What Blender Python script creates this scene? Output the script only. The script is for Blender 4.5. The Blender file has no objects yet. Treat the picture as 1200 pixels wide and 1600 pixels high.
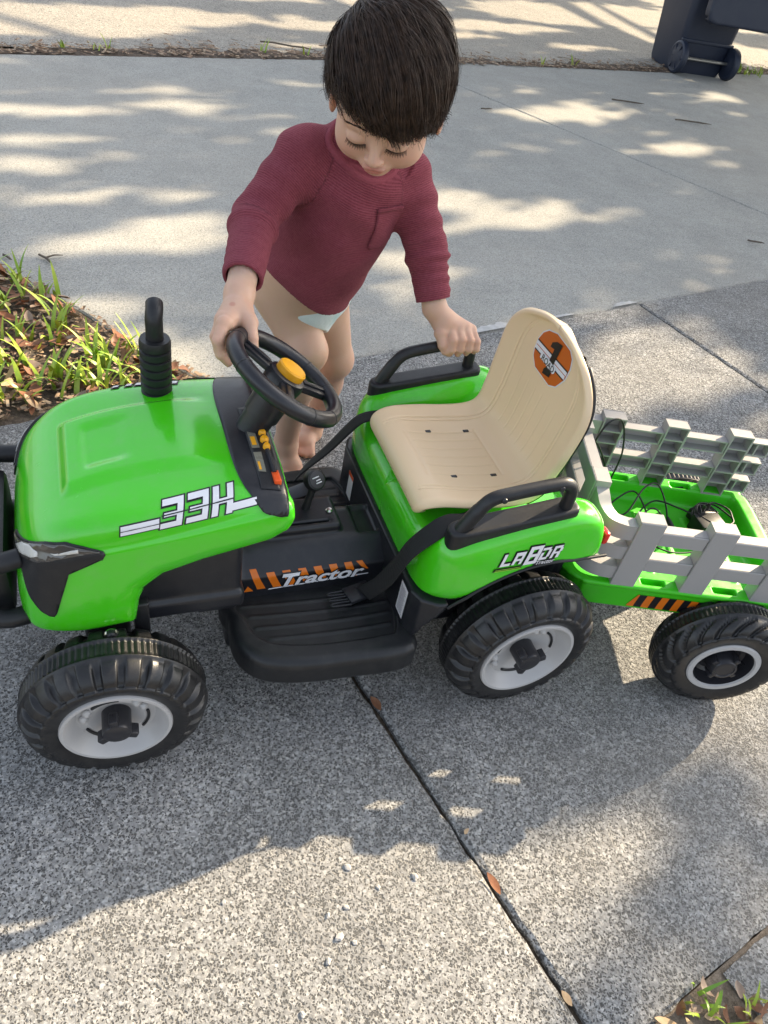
import bpy, bmesh, math, random
import numpy as np
from mathutils import Vector, Matrix
from mathutils.bvhtree import BVHTree

# ------------------------------------------------------------------ camera, sky, sun
SC = bpy.context.scene
COL = SC.collection
PI = math.pi
cam_d = bpy.data.cameras.new('camera'); cam = bpy.data.objects.new('camera', cam_d); COL.objects.link(cam)
CP = Vector((-0.59238597, -0.80328692, 1.05781779))
CR = Vector((0.93481231, -0.31592443, 0.16222732)); CU = Vector((0.10433028, 0.68093423, 0.724875)); CF = Vector((0.33947186, 0.66069685, -0.66950618))
cam.matrix_world = Matrix(((CR.x, CU.x, -CF.x, CP.x), (CR.y, CU.y, -CF.y, CP.y), (CR.z, CU.z, -CF.z, CP.z), (0, 0, 0, 1)))
cam_d.sensor_width = 36; cam_d.lens = 36 * 1204.4 / 1600; cam_d.clip_start = 0.02; cam_d.clip_end = 500
SC.camera = cam
SUN_AZ = math.atan2(0.952, 0.305)      # clockwise from +Y
SUN_EL = math.radians(30)
W = bpy.data.worlds.new('World'); SC.world = W; W.use_nodes = True
wn = W.node_tree
bg = wn.nodes.get('Background') or wn.nodes.new('ShaderNodeBackground')
sk = wn.nodes.new('ShaderNodeTexSky'); sk.sky_type = 'NISHITA'; sk.sun_disc = False
sk.sun_elevation = SUN_EL; sk.sun_rotation = SUN_AZ; sk.air_density = 1.0; sk.dust_density = 3.0; sk.ozone_density = 1.0
hs_ = wn.nodes.new('ShaderNodeHueSaturation'); hs_.inputs['Saturation'].default_value = .50; wn.links.new(sk.outputs[0], hs_.inputs['Color']); wn.links.new(hs_.outputs[0], bg.inputs[0]); bg.inputs[1].default_value = 0.14
sl = bpy.data.lights.new('sun', 'SUN'); sl.energy = 4.6; sl.angle = math.radians(0.5); sl.color = (1.0, 0.82, 0.58)
sun = bpy.data.objects.new('sun', sl); COL.objects.link(sun)
SD = Vector((math.sin(SUN_AZ) * math.cos(SUN_EL), math.cos(SUN_AZ) * math.cos(SUN_EL), math.sin(SUN_EL)))
sun.rotation_euler = SD.to_track_quat('Z', 'Y').to_euler(); sun.location = SD * 30
vs = SC.view_settings
vs.view_transform = 'Standard'; vs.look = 'None'; vs.gamma = 1; vs.exposure = 1.5; vs.use_curve_mapping = False
SC.display_settings.display_device = 'sRGB'

rnd = random.Random(7)
rng = np.random.default_rng(7)

# ------------------------------------------------------------------ node helpers
class NT:
    def __init__(s, name):
        s.m = bpy.data.materials.new(name); s.m.use_nodes = True; s.t = s.m.node_tree; s.t.nodes.clear()
        s.out = s.t.nodes.new('ShaderNodeOutputMaterial'); s.b = s.t.nodes.new('ShaderNodeBsdfPrincipled')
        s.t.links.new(s.b.outputs[0], s.out.inputs[0])
    def n(s, kind, **kw):
        x = s.t.nodes.new(kind)
        for k, v in kw.items(): setattr(x, k, v)
        return x
    def l(s, a, b): s.t.links.new(a, b)
    def set(s, inp, v):
        if hasattr(v, 'is_linked') or hasattr(v, 'links'): s.l(v, s.b.inputs[inp])
        else: s.b.inputs[inp].default_value = v
    def pos(s, obj=False):
        if obj: return s.n('ShaderNodeTexCoord').outputs['Object']
        return s.n('ShaderNodeNewGeometry').outputs['Position']
    def noise(s, vec, scale, detail=4, rough=.55, dist=0):
        x = s.n('ShaderNodeTexNoise'); s.l(vec, x.inputs['Vector'])
        x.inputs['Scale'].default_value = scale; x.inputs['Detail'].default_value = detail; x.inputs['Roughness'].default_value = rough; x.inputs['Distortion'].default_value = dist
        return x.outputs['Fac']
    def vor(s, vec, scale, feature='F1', rand=1):
        x = s.n('ShaderNodeTexVoronoi', feature=feature); s.l(vec, x.inputs['Vector']); x.inputs['Scale'].default_value = scale; x.inputs['Randomness'].default_value = rand
        return x
    def ramp(s, fac, stops, interp='LINEAR'):
        x = s.n('ShaderNodeValToRGB'); s.l(fac, x.inputs[0]); e = x.color_ramp; e.interpolation = interp
        while len(e.elements) < len(stops): e.elements.new(.5)
        for el, (p, c) in zip(e.elements, stops):
            el.position = p; el.color = (c, c, c, 1) if isinstance(c, (int, float)) else (*c, 1)
        return x.outputs[0]
    def math(s, op, a, b=None, clamp=False):
        x = s.n('ShaderNodeMath', operation=op); x.use_clamp = clamp
        for i, v in enumerate((a, b)):
            if v is None: continue
            if isinstance(v, (int, float)): x.inputs[i].default_value = v
            else: s.l(v, x.inputs[i])
        return x.outputs[0]
    def mix(s, fac, a, b, mode='MIX'):
        x = s.n('ShaderNodeMix', data_type='RGBA', blend_type=mode)
        for i, v in ((0, fac), (6, a), (7, b)):
            if isinstance(v, (int, float)): x.inputs[i].default_value = v
            elif isinstance(v, tuple): x.inputs[i].default_value = (*v, 1)
            else: s.l(v, x.inputs[i])
        return x.outputs[2]
    def bump(s, h, dist=.002, strength=1, prev=None):
        x = s.n('ShaderNodeBump'); x.inputs['Distance'].default_value = dist; x.inputs['Strength'].default_value = strength
        s.l(h, x.inputs['Height'])
        if prev is not None: s.l(prev, x.inputs['Normal'])
        s.l(x.outputs[0], s.b.inputs['Normal']); return x.outputs[0]
    def mapping(s, vec, scale=(1, 1, 1), rot=(0, 0, 0), loc=(0, 0, 0)):
        x = s.n('ShaderNodeMapping'); s.l(vec, x.inputs[0]); x.inputs['Scale'].default_value = scale; x.inputs['Rotation'].default_value = rot; x.inputs['Location'].default_value = loc
        return x.outputs[0]

def plastic(name, col, rough=.35, spec=.5, coat=0, grain=0, grain_scale=400, dust=0.0, wear=.12):
    t = NT(name); p = t.pos(True)
    n1 = t.noise(p, 14, 5, .6)
    c = t.mix(t.math('MULTIPLY', n1, wear), tuple(col), tuple(x * .7 for x in col))
    if dust:
        d = t.ramp(t.noise(p, 38, 6, .7), [(.48, 0.0), (.62, dust * .5), (.78, dust)])
        c = t.mix(d, c, (.30, .28, .25))
    t.set('Base Color', c)
    t.set('Roughness', t.ramp(t.noise(p, 45, 6, .65), [(.3, max(rough - .05, .02)), (.75, min(rough + .09, 1))]))
    t.set('Specular IOR Level', spec)
    if coat: t.set('Coat Weight', coat); t.set('Coat Roughness', .08)
    h = t.noise(p, grain_scale if grain else 9, 3, .5)
    t.bump(h, grain if grain else .0012, .5)
    return t.m

M = {}
M['green'] = plastic('green_plastic', (.058, .560, .008), .20, .5, .5, wear=.07, dust=.10)
M['green_matte'] = plastic('green_plastic_satin', (.048, .510, .009), .32, .45, 0, dust=.06)
M['black'] = plastic('black_plastic', (.011, .012, .014), .42, .45, 0, .0003, 700, dust=.05)
M['black_satin'] = plastic('black_plastic_satin', (.013, .014, .018), .33, .5, 0, .0002, 600, dust=.04)
M['tyre'] = plastic('black_tyre_plastic', (.012, .012, .013), .36, .5, 0, .0003, 500, dust=.07)
M['rim'] = plastic('pale_grey_rim', (.46, .45, .44), .36, .5, 0, dust=.10)
M['hub_dark'] = plastic('dark_hub_plastic', (.022, .022, .026), .30, .5, 0)
M['beige'] = plastic('beige_seat_plastic', (.82, .62, .395), .36, .35, 0, .0002, 500, wear=.10)
M['grey'] = plastic('silver_grey_plastic', (.34, .33, .32), .34, .5, 0, dust=.08)
M['yellow'] = plastic('yellow_plastic', (.85, .40, .015), .35, .45)
M['orange'] = plastic('orange_plastic', (.80, .10, .015), .35, .45)
M['st_orange'] = plastic('orange_print', (.72, .17, .010), .32, .5)
M['st_black'] = plastic('black_print', (.010, .010, .012), .32, .5)
M['st_white'] = plastic('white_print', (.74, .74, .77), .32, .5)
M['st_seat'] = plastic('burnt_orange_print', (.56, .12, .012), .35, .5)
M['st_green'] = plastic('lime_print', (.25, .55, .03), .32, .5)
M['st_key'] = plastic('gauge_print', (.20, .195, .15), .3, .5)
M['paper'] = plastic('paper_label', (.72, .70, .72), .5, .4)
M['print_grey'] = plastic('grey_small_print', (.34, .33, .37), .5, .4)
M['red'] = plastic('red_lamp', (.70, .015, .010), .18, .6, .3)
M['metal'] = NT('zinc_bolt').m
_b = M['metal'].node_tree.nodes['Principled BSDF'] if 'Principled BSDF' in M['metal'].node_tree.nodes else None
for _n in M['metal'].node_tree.nodes:
    if _n.type == 'BSDF_PRINCIPLED':
        _n.inputs['Base Color'].default_value = (.62, .60, .55, 1); _n.inputs['Metallic'].default_value = 1; _n.inputs['Roughness'].default_value = .28
M['lamp_glass'] = plastic('smoked_lamp_lens', (.06, .056, .05), .08, .6, .6)
M['lamp_refl'] = plastic('silver_lamp_reflector', (.60, .59, .54), .25, .6, .3)
M['cord'] = plastic('black_cord', (.010, .010, .011), .45, .4)
t = NT('webbing'); p = t.pos(True); t.set('Base Color', (.010, .010, .011, 1)); t.set('Roughness', .8)
w_ = t.n('ShaderNodeTexWave'); t.l(p, w_.inputs[0]); w_.inputs['Scale'].default_value = 260; t.bump(w_.outputs['Fac'], .0004, .6); M['webbing'] = t.m

# ------------------------------------------------------------------ object helpers
def mesh_np(name, V, F, smooth=True):
    """V (n,3); F list of faces or an (m,4)/(m,3) array"""
    me = bpy.data.meshes.new(name)
    V = np.asarray(V, np.float32)
    if isinstance(F, np.ndarray):
        k = F.shape[1]; m = F.shape[0]
        me.vertices.add(len(V)); me.vertices.foreach_set('co', V.ravel())
        me.loops.add(m * k); me.loops.foreach_set('vertex_index', F.ravel().astype(np.int32))
        me.polygons.add(m); me.polygons.foreach_set('loop_start', np.arange(0, m * k, k, dtype=np.int32))
        me.polygons.foreach_set('loop_total', np.full(m, k, np.int32))
        me.update(calc_edges=True); me.validate()
    else:
        me.from_pydata([tuple(map(float, v)) for v in V], [], F); me.update()
    if smooth: me.polygons.foreach_set('use_smooth', np.ones(len(me.polygons), bool))
    return me

def link(name, me, m=None, parent=None, label=None, cat=None, group=None, kind=None):
    o = bpy.data.objects.new(name, me); COL.objects.link(o)
    if m is not None and me is not None and not me.materials: me.materials.append(M[m] if isinstance(m, str) else m)
    if parent is not None: o.parent = parent
    for k, v in (('label', label), ('category', cat), ('group', group), ('kind', kind)):
        if v: o[k] = v
    return o

def thing(name, label, cat, loc=(0, 0, 0), rz=0, group=None):
    o = link(name, None, label=label, cat=cat, group=group); o.location = loc; o.rotation_euler = (0, 0, rz); return o

class MB:
    """collects shapes, then becomes ONE mesh object"""
    def __init__(s): s.bm = bmesh.new()
    def add(s, V, F):
        vs_ = [s.bm.verts.new(tuple(map(float, v))) for v in V]
        for f in F:
            try: s.bm.faces.new([vs_[i] for i in f])
            except ValueError: pass
        return s
    def box(s, c, h, rot=None, bev=0, seg=2):
        b = bmesh.new(); bmesh.ops.create_cube(b, size=2)
        for v in b.verts: v.co = Vector((v.co.x * h[0], v.co.y * h[1], v.co.z * h[2]))
        if bev: bmesh.ops.bevel(b, geom=list(b.edges), offset=bev, segments=seg, profile=.5, affect='EDGES')
        mt = Matrix.Translation(Vector(c)) @ (rot.to_4x4() if rot is not None else Matrix())
        b.transform(mt); s.merge(b); return s
    def merge(s, b):
        me = bpy.data.meshes.new('t'); b.to_mesh(me); b.free(); s.bm.from_mesh(me); bpy.data.meshes.remove(me)
    def tube(s, path, r, n=12, cap=True, closed=False, up=None):
        P = [Vector(p) for p in path]; N = len(P)
        R = r if hasattr(r, '__len__') else [r] * N
        rings = []; prev = None
        for i in range(N):
            if closed: tg = P[(i + 1) % N] - P[i - 1]
            else: tg = P[min(i + 1, N - 1)] - P[max(i - 1, 0)]
            tg = tg.normalized() if tg.length > 1e-9 else Vector((0, 0, 1))
            if prev is None:
                a = Vector(up) if up else (Vector((0, 0, 1)) if abs(tg.z) < .9 else Vector((1, 0, 0)))
            else: a = prev
            nn = (a - tg * a.dot(tg)).normalized(); prev = nn; bb = tg.cross(nn)
            rings.append([s.bm.verts.new(P[i] + (nn * math.cos(2 * PI * k / n) + bb * math.sin(2 * PI * k / n)) * R[i]) for k in range(n)])
        for i in range(N if closed else N - 1):
            a, b = rings[i], rings[(i + 1) % N]
            for k in range(n): s.bm.faces.new((a[k], a[(k + 1) % n], b[(k + 1) % n], b[k]))
        if cap and not closed:
            s.bm.faces.new(rings[0][::-1]); s.bm.faces.new(rings[-1])
        return s
    def lathe(s, prof, c=(0, 0, 0), ax='y', n=48, cap=False):
        """prof: list of (radius, along axis)"""
        rings = []
        for r, h in prof:
            ring = []
            for k in range(n):
                a = 2 * PI * k / n; u, v = r * math.cos(a), r * math.sin(a)
                q = {'y': (u, h, v), 'z': (u, v, h), 'x': (h, u, v)}[ax]
                ring.append(s.bm.verts.new(Vector(q) + Vector(c)))
            rings.append(ring)
        for a, b in zip(rings, rings[1:]):
            for k in range(n): s.bm.faces.new((a[k], a[(k + 1) % n], b[(k + 1) % n], b[k]))
        if cap and prof[0][0] > 1e-5: s.bm.faces.new(rings[0])
        if cap and prof[-1][0] > 1e-5: s.bm.faces.new(rings[-1][::-1])
        return s
    def prism(s, poly, depth, mtx, bev=0):
        """poly in local xy, extruded along local z from 0 to depth"""
        b = bmesh.new()
        f = b.faces.new([b.verts.new((x, y, 0)) for x, y in poly])
        r = bmesh.ops.extrude_face_region(b, geom=[f])
        for v in r['geom']:
            if isinstance(v, bmesh.types.BMVert): v.co.z += depth
        bmesh.ops.recalc_face_normals(b, faces=list(b.faces))
        if bev: bmesh.ops.bevel(b, geom=[e for e in b.edges], offset=bev, segments=2, profile=.5, affect='EDGES')
        b.transform(mtx); s.merge(b); return s
    def mesh(s, name, smooth=True, angle=35):
        bmesh.ops.remove_doubles(s.bm, verts=list(s.bm.verts), dist=1e-6)
        bmesh.ops.recalc_face_normals(s.bm, faces=list(s.bm.faces))
        if smooth:
            ca = math.radians(angle)
            for f in s.bm.faces: f.smooth = True
            for e in s.bm.edges:
                if len(e.link_faces) == 2 and e.calc_face_angle(0) > ca: e.smooth = False
        me = bpy.data.meshes.new(name); s.bm.to_mesh(me); s.bm.free(); return me
    def build(s, name, m, parent=None, smooth=True, angle=35, **kw):
        return link(name, s.mesh(name, smooth, angle), m, parent, **kw)

def catmull(P, n=8, closed=False):
    P = [np.array(p, float) for p in P]; N = len(P); out = []
    for i in range(N if closed else N - 1):
        if closed: a, b, c, d = P[i - 1], P[i], P[(i + 1) % N], P[(i + 2) % N]
        else: a, b, c, d = P[max(i - 1, 0)], P[i], P[i + 1], P[min(i + 2, N - 1)]
        for k in range(n):
            t = k / n
            out.append(.5 * ((2 * b) + (c - a) * t + (2 * a - 5 * b + 4 * c - d) * t * t + (3 * b - a - 3 * c + d) * t ** 3))
    if not closed: out.append(P[-1])
    return out

# ------------------------------------------------------------------ implicit surfaces
def smin(a, b, k):
    h = np.clip(.5 + .5 * (b - a) / k, 0, 1); return b * (1 - h) + a * h - k * h * (1 - h)
def smax(a, b, k): return -smin(-a, -b, k)
def s_cone(p, a, b, ra, rb):
    a = np.asarray(a, float); d = np.asarray(b, float) - a; q = p - a
    t = np.clip((q @ d) / (d @ d), 0, 1)
    return np.linalg.norm(q - t[:, None] * d, axis=1) - (ra + (rb - ra) * t)
def s_ell(p, c, r, Rm=None):
    q = p - np.asarray(c, float)
    if Rm is not None: q = q @ Rm          # columns of Rm = local axes
    r = np.asarray(r, float); k0 = np.linalg.norm(q / r, axis=1); k1 = np.linalg.norm(q / (r * r), axis=1)
    return k0 * (k0 - 1) / np.maximum(k1, 1e-9)
def s_box(p, c, h, rad=0, Rm=None):
    q = p - np.asarray(c, float)
    if Rm is not None: q = q @ Rm
    q = np.abs(q) - (np.asarray(h, float) - rad)
    return np.linalg.norm(np.maximum(q, 0), axis=1) + np.minimum(q.max(1), 0) - rad
def s_poly(x, y, pts):
    """signed distance to a closed 2-D polygon"""
    v = np.asarray(pts, float); d = np.full(len(x), 1e9); s = np.ones(len(x))
    for i in range(len(v)):
        b, a = v[i], v[i - 1]; ex, ey = b[0] - a[0], b[1] - a[1]; wx, wy = x - a[0], y - a[1]
        t = np.clip((wx * ex + wy * ey) / (ex * ex + ey * ey + 1e-12), 0, 1)
        d = np.minimum(d, (wx - ex * t) ** 2 + (wy - ey * t) ** 2)
        c1 = y >= a[1]; c2 = y < b[1]; c3 = ex * wy > ey * wx
        fl = (c1 & c2 & c3) | (~c1 & ~c2 & ~c3)
        s = np.where(fl, -s, s)
    return s * np.sqrt(d)
def iso(fn, lo, hi, h, newton=2):
    lo = np.asarray(lo, float); hi = np.asarray(hi, float); B = 8
    nb = np.ceil((hi - lo) / (h * B)).astype(int); n = nb * B
    g = np.meshgrid(*[np.arange(k) for k in nb], indexing='ij')
    bl = np.stack([a.ravel() for a in g], 1)
    dc = fn(lo + (bl * B + (B - 1) / 2) * h)
    need = np.abs(dc) < B * h * .87 * 1.6
    G = np.repeat(np.repeat(np.repeat(dc.reshape(nb).astype(np.float32), B, 0), B, 1), B, 2)
    o = np.stack([a.ravel() for a in np.meshgrid(*[np.arange(B)] * 3, indexing='ij')], 1)
    bn = bl[need]
    for s in range(0, len(bn), 600):
        idx = (bn[s:s + 600, None, :] * B + o[None]).reshape(-1, 3)
        G[idx[:, 0], idx[:, 1], idx[:, 2]] = fn(lo + idx * h)
    S = G < 0
    cs = np.zeros(n - 1, np.int8)
    for dx in (0, 1):
        for dy in (0, 1):
            for dz in (0, 1): cs += S[dx:n[0] - 1 + dx, dy:n[1] - 1 + dy, dz:n[2] - 1 + dz]
    act = (cs > 0) & (cs < 8); ci = np.argwhere(act); vid = np.full(n - 1, -1, np.int64); vid[act] = np.arange(len(ci))
    acc = np.zeros((len(ci), 3)); cnt = np.zeros(len(ci))
    cor = [(a, b, c) for a in (0, 1) for b in (0, 1) for c in (0, 1)]
    for i, a in enumerate(cor):
        for b in cor[i + 1:]:
            if sum(abs(x - y) for x, y in zip(a, b)) != 1: continue
            va = G[ci[:, 0] + a[0], ci[:, 1] + a[1], ci[:, 2] + a[2]]; vb = G[ci[:, 0] + b[0], ci[:, 1] + b[1], ci[:, 2] + b[2]]
            m = (va < 0) != (vb < 0); t = np.where(m, va / np.where(m, va - vb, 1), 0)
            acc += np.where(m[:, None], np.array(a) + t[:, None] * (np.array(b) - np.array(a)), 0); cnt += m
    V = lo + (ci + acc / cnt[:, None]) * h
    Q = []
    for ax in range(3):
        u, v = (ax + 1) % 3, (ax + 2) % 3
        sl0 = [slice(1, n[k] - 1) for k in range(3)]; sl0[ax] = slice(0, n[ax] - 1); sl1 = list(sl0); sl1[ax] = slice(1, n[ax])
        A, Bv = S[tuple(sl0)], S[tuple(sl1)]
        e = np.argwhere(A != Bv); flip = A[tuple(e.T)]
        off = np.array([1, 1, 1]); off[ax] = 0; e = e + off
        def cell(du, dv):
            q = e.copy(); q[:, u] += du; q[:, v] += dv; return vid[q[:, 0], q[:, 1], q[:, 2]]
        q = np.stack([cell(-1, -1), cell(0, -1), cell(0, 0), cell(-1, 0)], 1)
        q[~flip] = q[~flip][:, ::-1]; Q.append(q)
    Q = np.concatenate(Q); Q = Q[(Q >= 0).all(1)]
    for _ in range(newton):
        e = h * .25; d0 = fn(V)
        gr = np.stack([(fn(V + np.eye(3)[k] * e) - fn(V - np.eye(3)[k] * e)) / (2 * e) for k in range(3)], 1)
        g2 = np.maximum((gr ** 2).sum(1), .15); st = (d0 / g2)[:, None] * gr
        ln = np.linalg.norm(st, axis=1, keepdims=True); st *= np.minimum(1, .6 * h / np.maximum(ln, 1e-9)); V = V - st
    return V, Q
def iso_obj(name, fn, lo, hi, h, m, parent=None, newton=2, **kw):
    V, Q = iso(fn, lo, hi, h, newton)
    return link(name, mesh_np(name, V, Q), m, parent, **kw)

# flat prints laid on a curved body
def bvh_of(*objs):
    V, F = [], []
    for o in objs:
        b = len(V); V += [v.co[:] for v in o.data.vertices]; F += [[b + i for i in p.vertices] for p in o.data.polygons]
    return BVHTree.FromPolygons(V, F)
def decal(name, polys, O, U, Vv, m, parent, bvh, lift=.0008, step=.006, reach=.08, thick=0.0, one=False):
    """polys: outlines in (u,v) metres; each is cut into small pieces and dropped on the body along -(U x V)"""
    O, U, Vv = Vector(O), Vector(U).normalized(), Vector(Vv); Vv = (Vv - U * Vv.dot(U)).normalized(); Nn = U.cross(Vv)
    acc = bmesh.new(); groups = [polys] if one else [[p_] for p_ in polys]
    for gi, gp in enumerate(groups):
        b = bmesh.new()
        for pl in gp:
            try: b.faces.new([b.verts.new((x, y, 0)) for x, y in pl])
            except ValueError: pass
        bmesh.ops.remove_doubles(b, verts=list(b.verts), dist=1e-7)
        bmesh.ops.triangulate(b, faces=list(b.faces))
        if not b.verts: b.free(); continue
        for ax in (0, 1):
            lo = min(v.co[ax] for v in b.verts); hi = max(v.co[ax] for v in b.verts); x = lo + step
            while x < hi:
                nn = Vector((1, 0, 0)) if ax == 0 else Vector((0, 1, 0))
                bmesh.ops.bisect_plane(b, geom=list(b.verts) + list(b.edges) + list(b.faces), plane_co=nn * x, plane_no=nn); x += step
        lf = lift + gi * 3e-5; bad = []
        for v in b.verts:
            q = O + U * v.co.x + Vv * v.co.y
            h = bvh.ray_cast(q + Nn * reach, -Nn, reach * 2.2)
            if h[0] is None: bad.append(v); v.co = q; continue
            n_ = h[1] if h[1].dot(Nn) > 0 else -h[1]
            v.co = h[0] + n_ * lf
        if bad: bmesh.ops.delete(b, geom=bad, context='VERTS')
        b.normal_update(); fl_ = [f for f in b.faces if f.normal.dot(Nn) < 0]
        if fl_: bmesh.ops.reverse_faces(b, faces=fl_)
        me = bpy.data.meshes.new('t'); b.to_mesh(me); b.free(); acc.from_mesh(me); bpy.data.meshes.remove(me)
    for f in acc.faces: f.smooth = True
    me = bpy.data.meshes.new(name); acc.to_mesh(me); acc.free()
    o = link(name, me, m, parent)
    if thick:
        md = o.modifiers.new('s', 'SOLIDIFY'); md.thickness = thick; md.offset = -1
    return o
def text_polys(s, size, shear=0, bold=0, sx=1.0):
    """outline triangles of built-in-font lettering"""
    cu = bpy.data.curves.new('t', 'FONT'); cu.body = s; cu.size = size; cu.shear = shear; cu.offset = bold; cu.fill_mode = 'FRONT'; cu.resolution_u = 3
    o = bpy.data.objects.new('t', cu); COL.objects.link(o); dg = bpy.context.evaluated_depsgraph_get(); dg.update()
    me = o.evaluated_get(dg).to_mesh(); vv = [v.co.copy() for v in me.vertices]
    out = [[(vv[i].x * sx, vv[i].y) for i in p.vertices] for p in me.polygons]
    o.evaluated_get(dg).to_mesh_clear(); bpy.data.objects.remove(o); bpy.data.curves.remove(cu)
    return out
# ================================================================== GROUND
AL = math.radians(13.375)
E1 = np.array([math.cos(AL), math.sin(AL)]); E2 = np.array([-math.sin(AL), math.cos(AL)])
def sw(s, e, z=0.0): q = E1 * s + E2 * e; return (q[0], q[1], z)

def concrete(name, base, peb, dark, stain, warm, rough=.85, bumpd=.0012, expose=1.0, dk=.025):
    """cement skin with fine stones showing, dark grains and pits in drifts, and broad weathering"""
    t = NT(name); p = t.pos()
    wob = t.n('ShaderNodeTexNoise'); t.l(p, wob.inputs['Vector']); wob.inputs['Scale'].default_value = peb * .9; wob.inputs['Detail'].default_value = 3
    vm = t.n('ShaderNodeVectorMath', operation='MULTIPLY_ADD'); t.l(wob.outputs['Color'], vm.inputs[0]); vm.inputs[1].default_value = (1.3 / peb,) * 3; t.l(p, vm.inputs[2]); pw = vm.outputs[0]
    v1 = t.vor(pw, peb); v2 = t.vor(pw, peb * 1.9); v3 = t.vor(pw, peb * .42)
    def sep(v, i): s_ = t.n('ShaderNodeSeparateColor'); t.l(v.outputs['Color'], s_.inputs[0]); return s_.outputs[i]
    big = t.noise(p, 1.3, 5, .62); mid = t.noise(p, 6.5, 6, .65); st = t.noise(p, .7, 6, .6, .4); fine = t.noise(p, peb * 1.6, 5, .7); drift = t.noise(p, 22, 5, .7)
    sc = lambda k: tuple(min(x * k, .75) for x in base)
    lo_k, hi_k = 1 - .5 * expose, 1 + .42 * expose
    sto = t.ramp(sep(v1, 0), [(0, sc(lo_k)), (.22, sc(.5 + lo_k * .4)), (.5, sc(.98)), (.78, (min(base[0] * hi_k * .95, .75), base[1] * hi_k * .90, base[2] * hi_k * .82)), (1, sc(hi_k))])
    st2 = t.ramp(sep(v2, 0), [(0, sc(lo_k * .9)), (.4, sc(.95)), (.8, sc(hi_k * .95)), (1, sc(hi_k * 1.1))])
    c = t.mix(.42, sto, st2)
    c = t.mix(t.math('MULTIPLY', t.ramp(v1.outputs['Distance'], [(.46, 0.0), (.68, 1.0)]), .62 * expose), c, sc(.42))
    c = t.mix(t.math('MULTIPLY', t.ramp(v2.outputs['Distance'], [(.50, 0.0), (.72, 1.0)]), .40 * expose), c, sc(.45))
    c = t.mix(t.math('MULTIPLY', t.math('MULTIPLY', t.ramp(v3.outputs['Distance'], [(.18, 1.0), (.30, 0.0)]), t.math('GREATER_THAN', sep(v3, 1), .86)), .75 * expose), c, sc(1.40))
    sk_ = t.noise(t.mapping(p, (1.2, 14, 1), (0, 0, .9)), 3.0, 5, .6); c = t.mix(t.ramp(sk_, [(.55, 0.0), (.75, .22)]), c, sc(1.25))
    wear = t.ramp(t.math('ADD', t.math('MULTIPLY', drift, .45), t.math('ADD', t.math('MULTIPLY', mid, .30), t.math('MULTIPLY', big, .25))), [(.38, .22), (.50, .6), (.62, 1.0)])
    d1 = t.math('MULTIPLY', t.math('LESS_THAN', sep(v1, 2), t.math('MULTIPLY', wear, dark)), t.ramp(v1.outputs['Distance'], [(.40, 1.0), (.62, 0.0)]))
    d2 = t.math('MULTIPLY', t.math('LESS_THAN', sep(v2, 2), t.math('MULTIPLY', wear, dark * 1.1)), t.ramp(v2.outputs['Distance'], [(.40, 1.0), (.60, 0.0)]))
    pit = t.math('MAXIMUM', d1, d2)
    c = t.mix(t.math('MULTIPLY', pit, .90), c, (dk, dk, dk * 1.05))
    c = t.mix(t.math('MULTIPLY', t.ramp(t.math('ADD', t.math('MULTIPLY', mid, .5), t.math('MULTIPLY', big, .5)), [(.42, 0.0), (.62, 1.0)]), stain), c, sc(.45))
    c = t.mix(t.ramp(st, [(.45, 0.0), (.75, .40)]), c, warm)
    t.set('Base Color', c); t.set('Roughness', rough); t.set('Specular IOR Level', .25)
    hgt = t.math('SUBTRACT', t.math('MULTIPLY', fine, .8), pit)
    t.bump(hgt, bumpd, .8)
    return t.m
M['sidewalk'] = concrete('weathered_aggregate_concrete', (.366, .368, .362), 205, .56, .36, (.355, .335, .30), bumpd=.0018, dk=.018)
M['drive'] = concrete('brushed_grey_concrete', (.405, .403, .372), 260, .12, .30, (.40, .365, .31), bumpd=.0006, expose=.5, dk=.07)
M['road'] = concrete('worn_pale_asphalt', (.41, .385, .335), 150, .20, .22, (.38, .335, .27), bumpd=.0012, expose=.7, dk=.06)
t = NT('dark_damp_soil'); p = t.pos()
t.set('Base Color', t.ramp(t.noise(p, 90, 8, .75), [(.3, (.035, .026, .018)), (.52, (.11, .082, .056)), (.75, (.24, .19, .14))])); t.set('Roughness', .95)
t.bump(t.noise(p, 120, 8, .75), .006, 1); M['soil'] = t.m

def slab_mesh(name, poly, z0, z1, seg=.022, jit=.0011, bev=.005, seed=1):
    """concrete slab: outline walked in short steps with a worn, slightly uneven arris"""
    r = np.random.default_rng(seed); P = [np.array(q[:2], float) for q in poly]; out = []
    for a, b in zip(P, P[1:] + P[:1]):
        n = max(1, int(np.linalg.norm(b - a) / seg))
        for k in range(n): out.append(a + (b - a) * k / n)
    out = np.array(out); nx = np.roll(out, -1, 0) - np.roll(out, 1, 0); nrm = np.stack([-nx[:, 1], nx[:, 0]], 1); nrm /= np.linalg.norm(nrm, axis=1, keepdims=True)
    o1 = out + nrm * r.normal(0, jit, (len(out), 1)); o2 = o1 + nrm * (bev + np.abs(r.normal(0, bev * .5, (len(out), 1))))
    N = len(out); V = np.concatenate([np.c_[o1, np.full(N, z0)], np.c_[o1, np.full(N, z1 - bev * .7)], np.c_[o2, np.full(N, z1)]])
    F = [[i, (i + 1) % N, N + (i + 1) % N, N + i] for i in range(N)] + [[N + i, N + (i + 1) % N, 2 * N + (i + 1) % N, 2 * N + i] for i in range(N)] + [list(range(2 * N, 3 * N))]
    me = mesh_np(name, V, F, smooth=False); return me

def sheet(name, pts, z, m, **kw):
    return link(name, mesh_np(name, [(x, y, z) for x, y in pts], [list(range(len(pts)))], smooth=False), m, **kw)
sheet('ground', [(-60, -60), (90, -60), (90, 90), (-60, 90)], -.06, 'soil', kind='structure')

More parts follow.
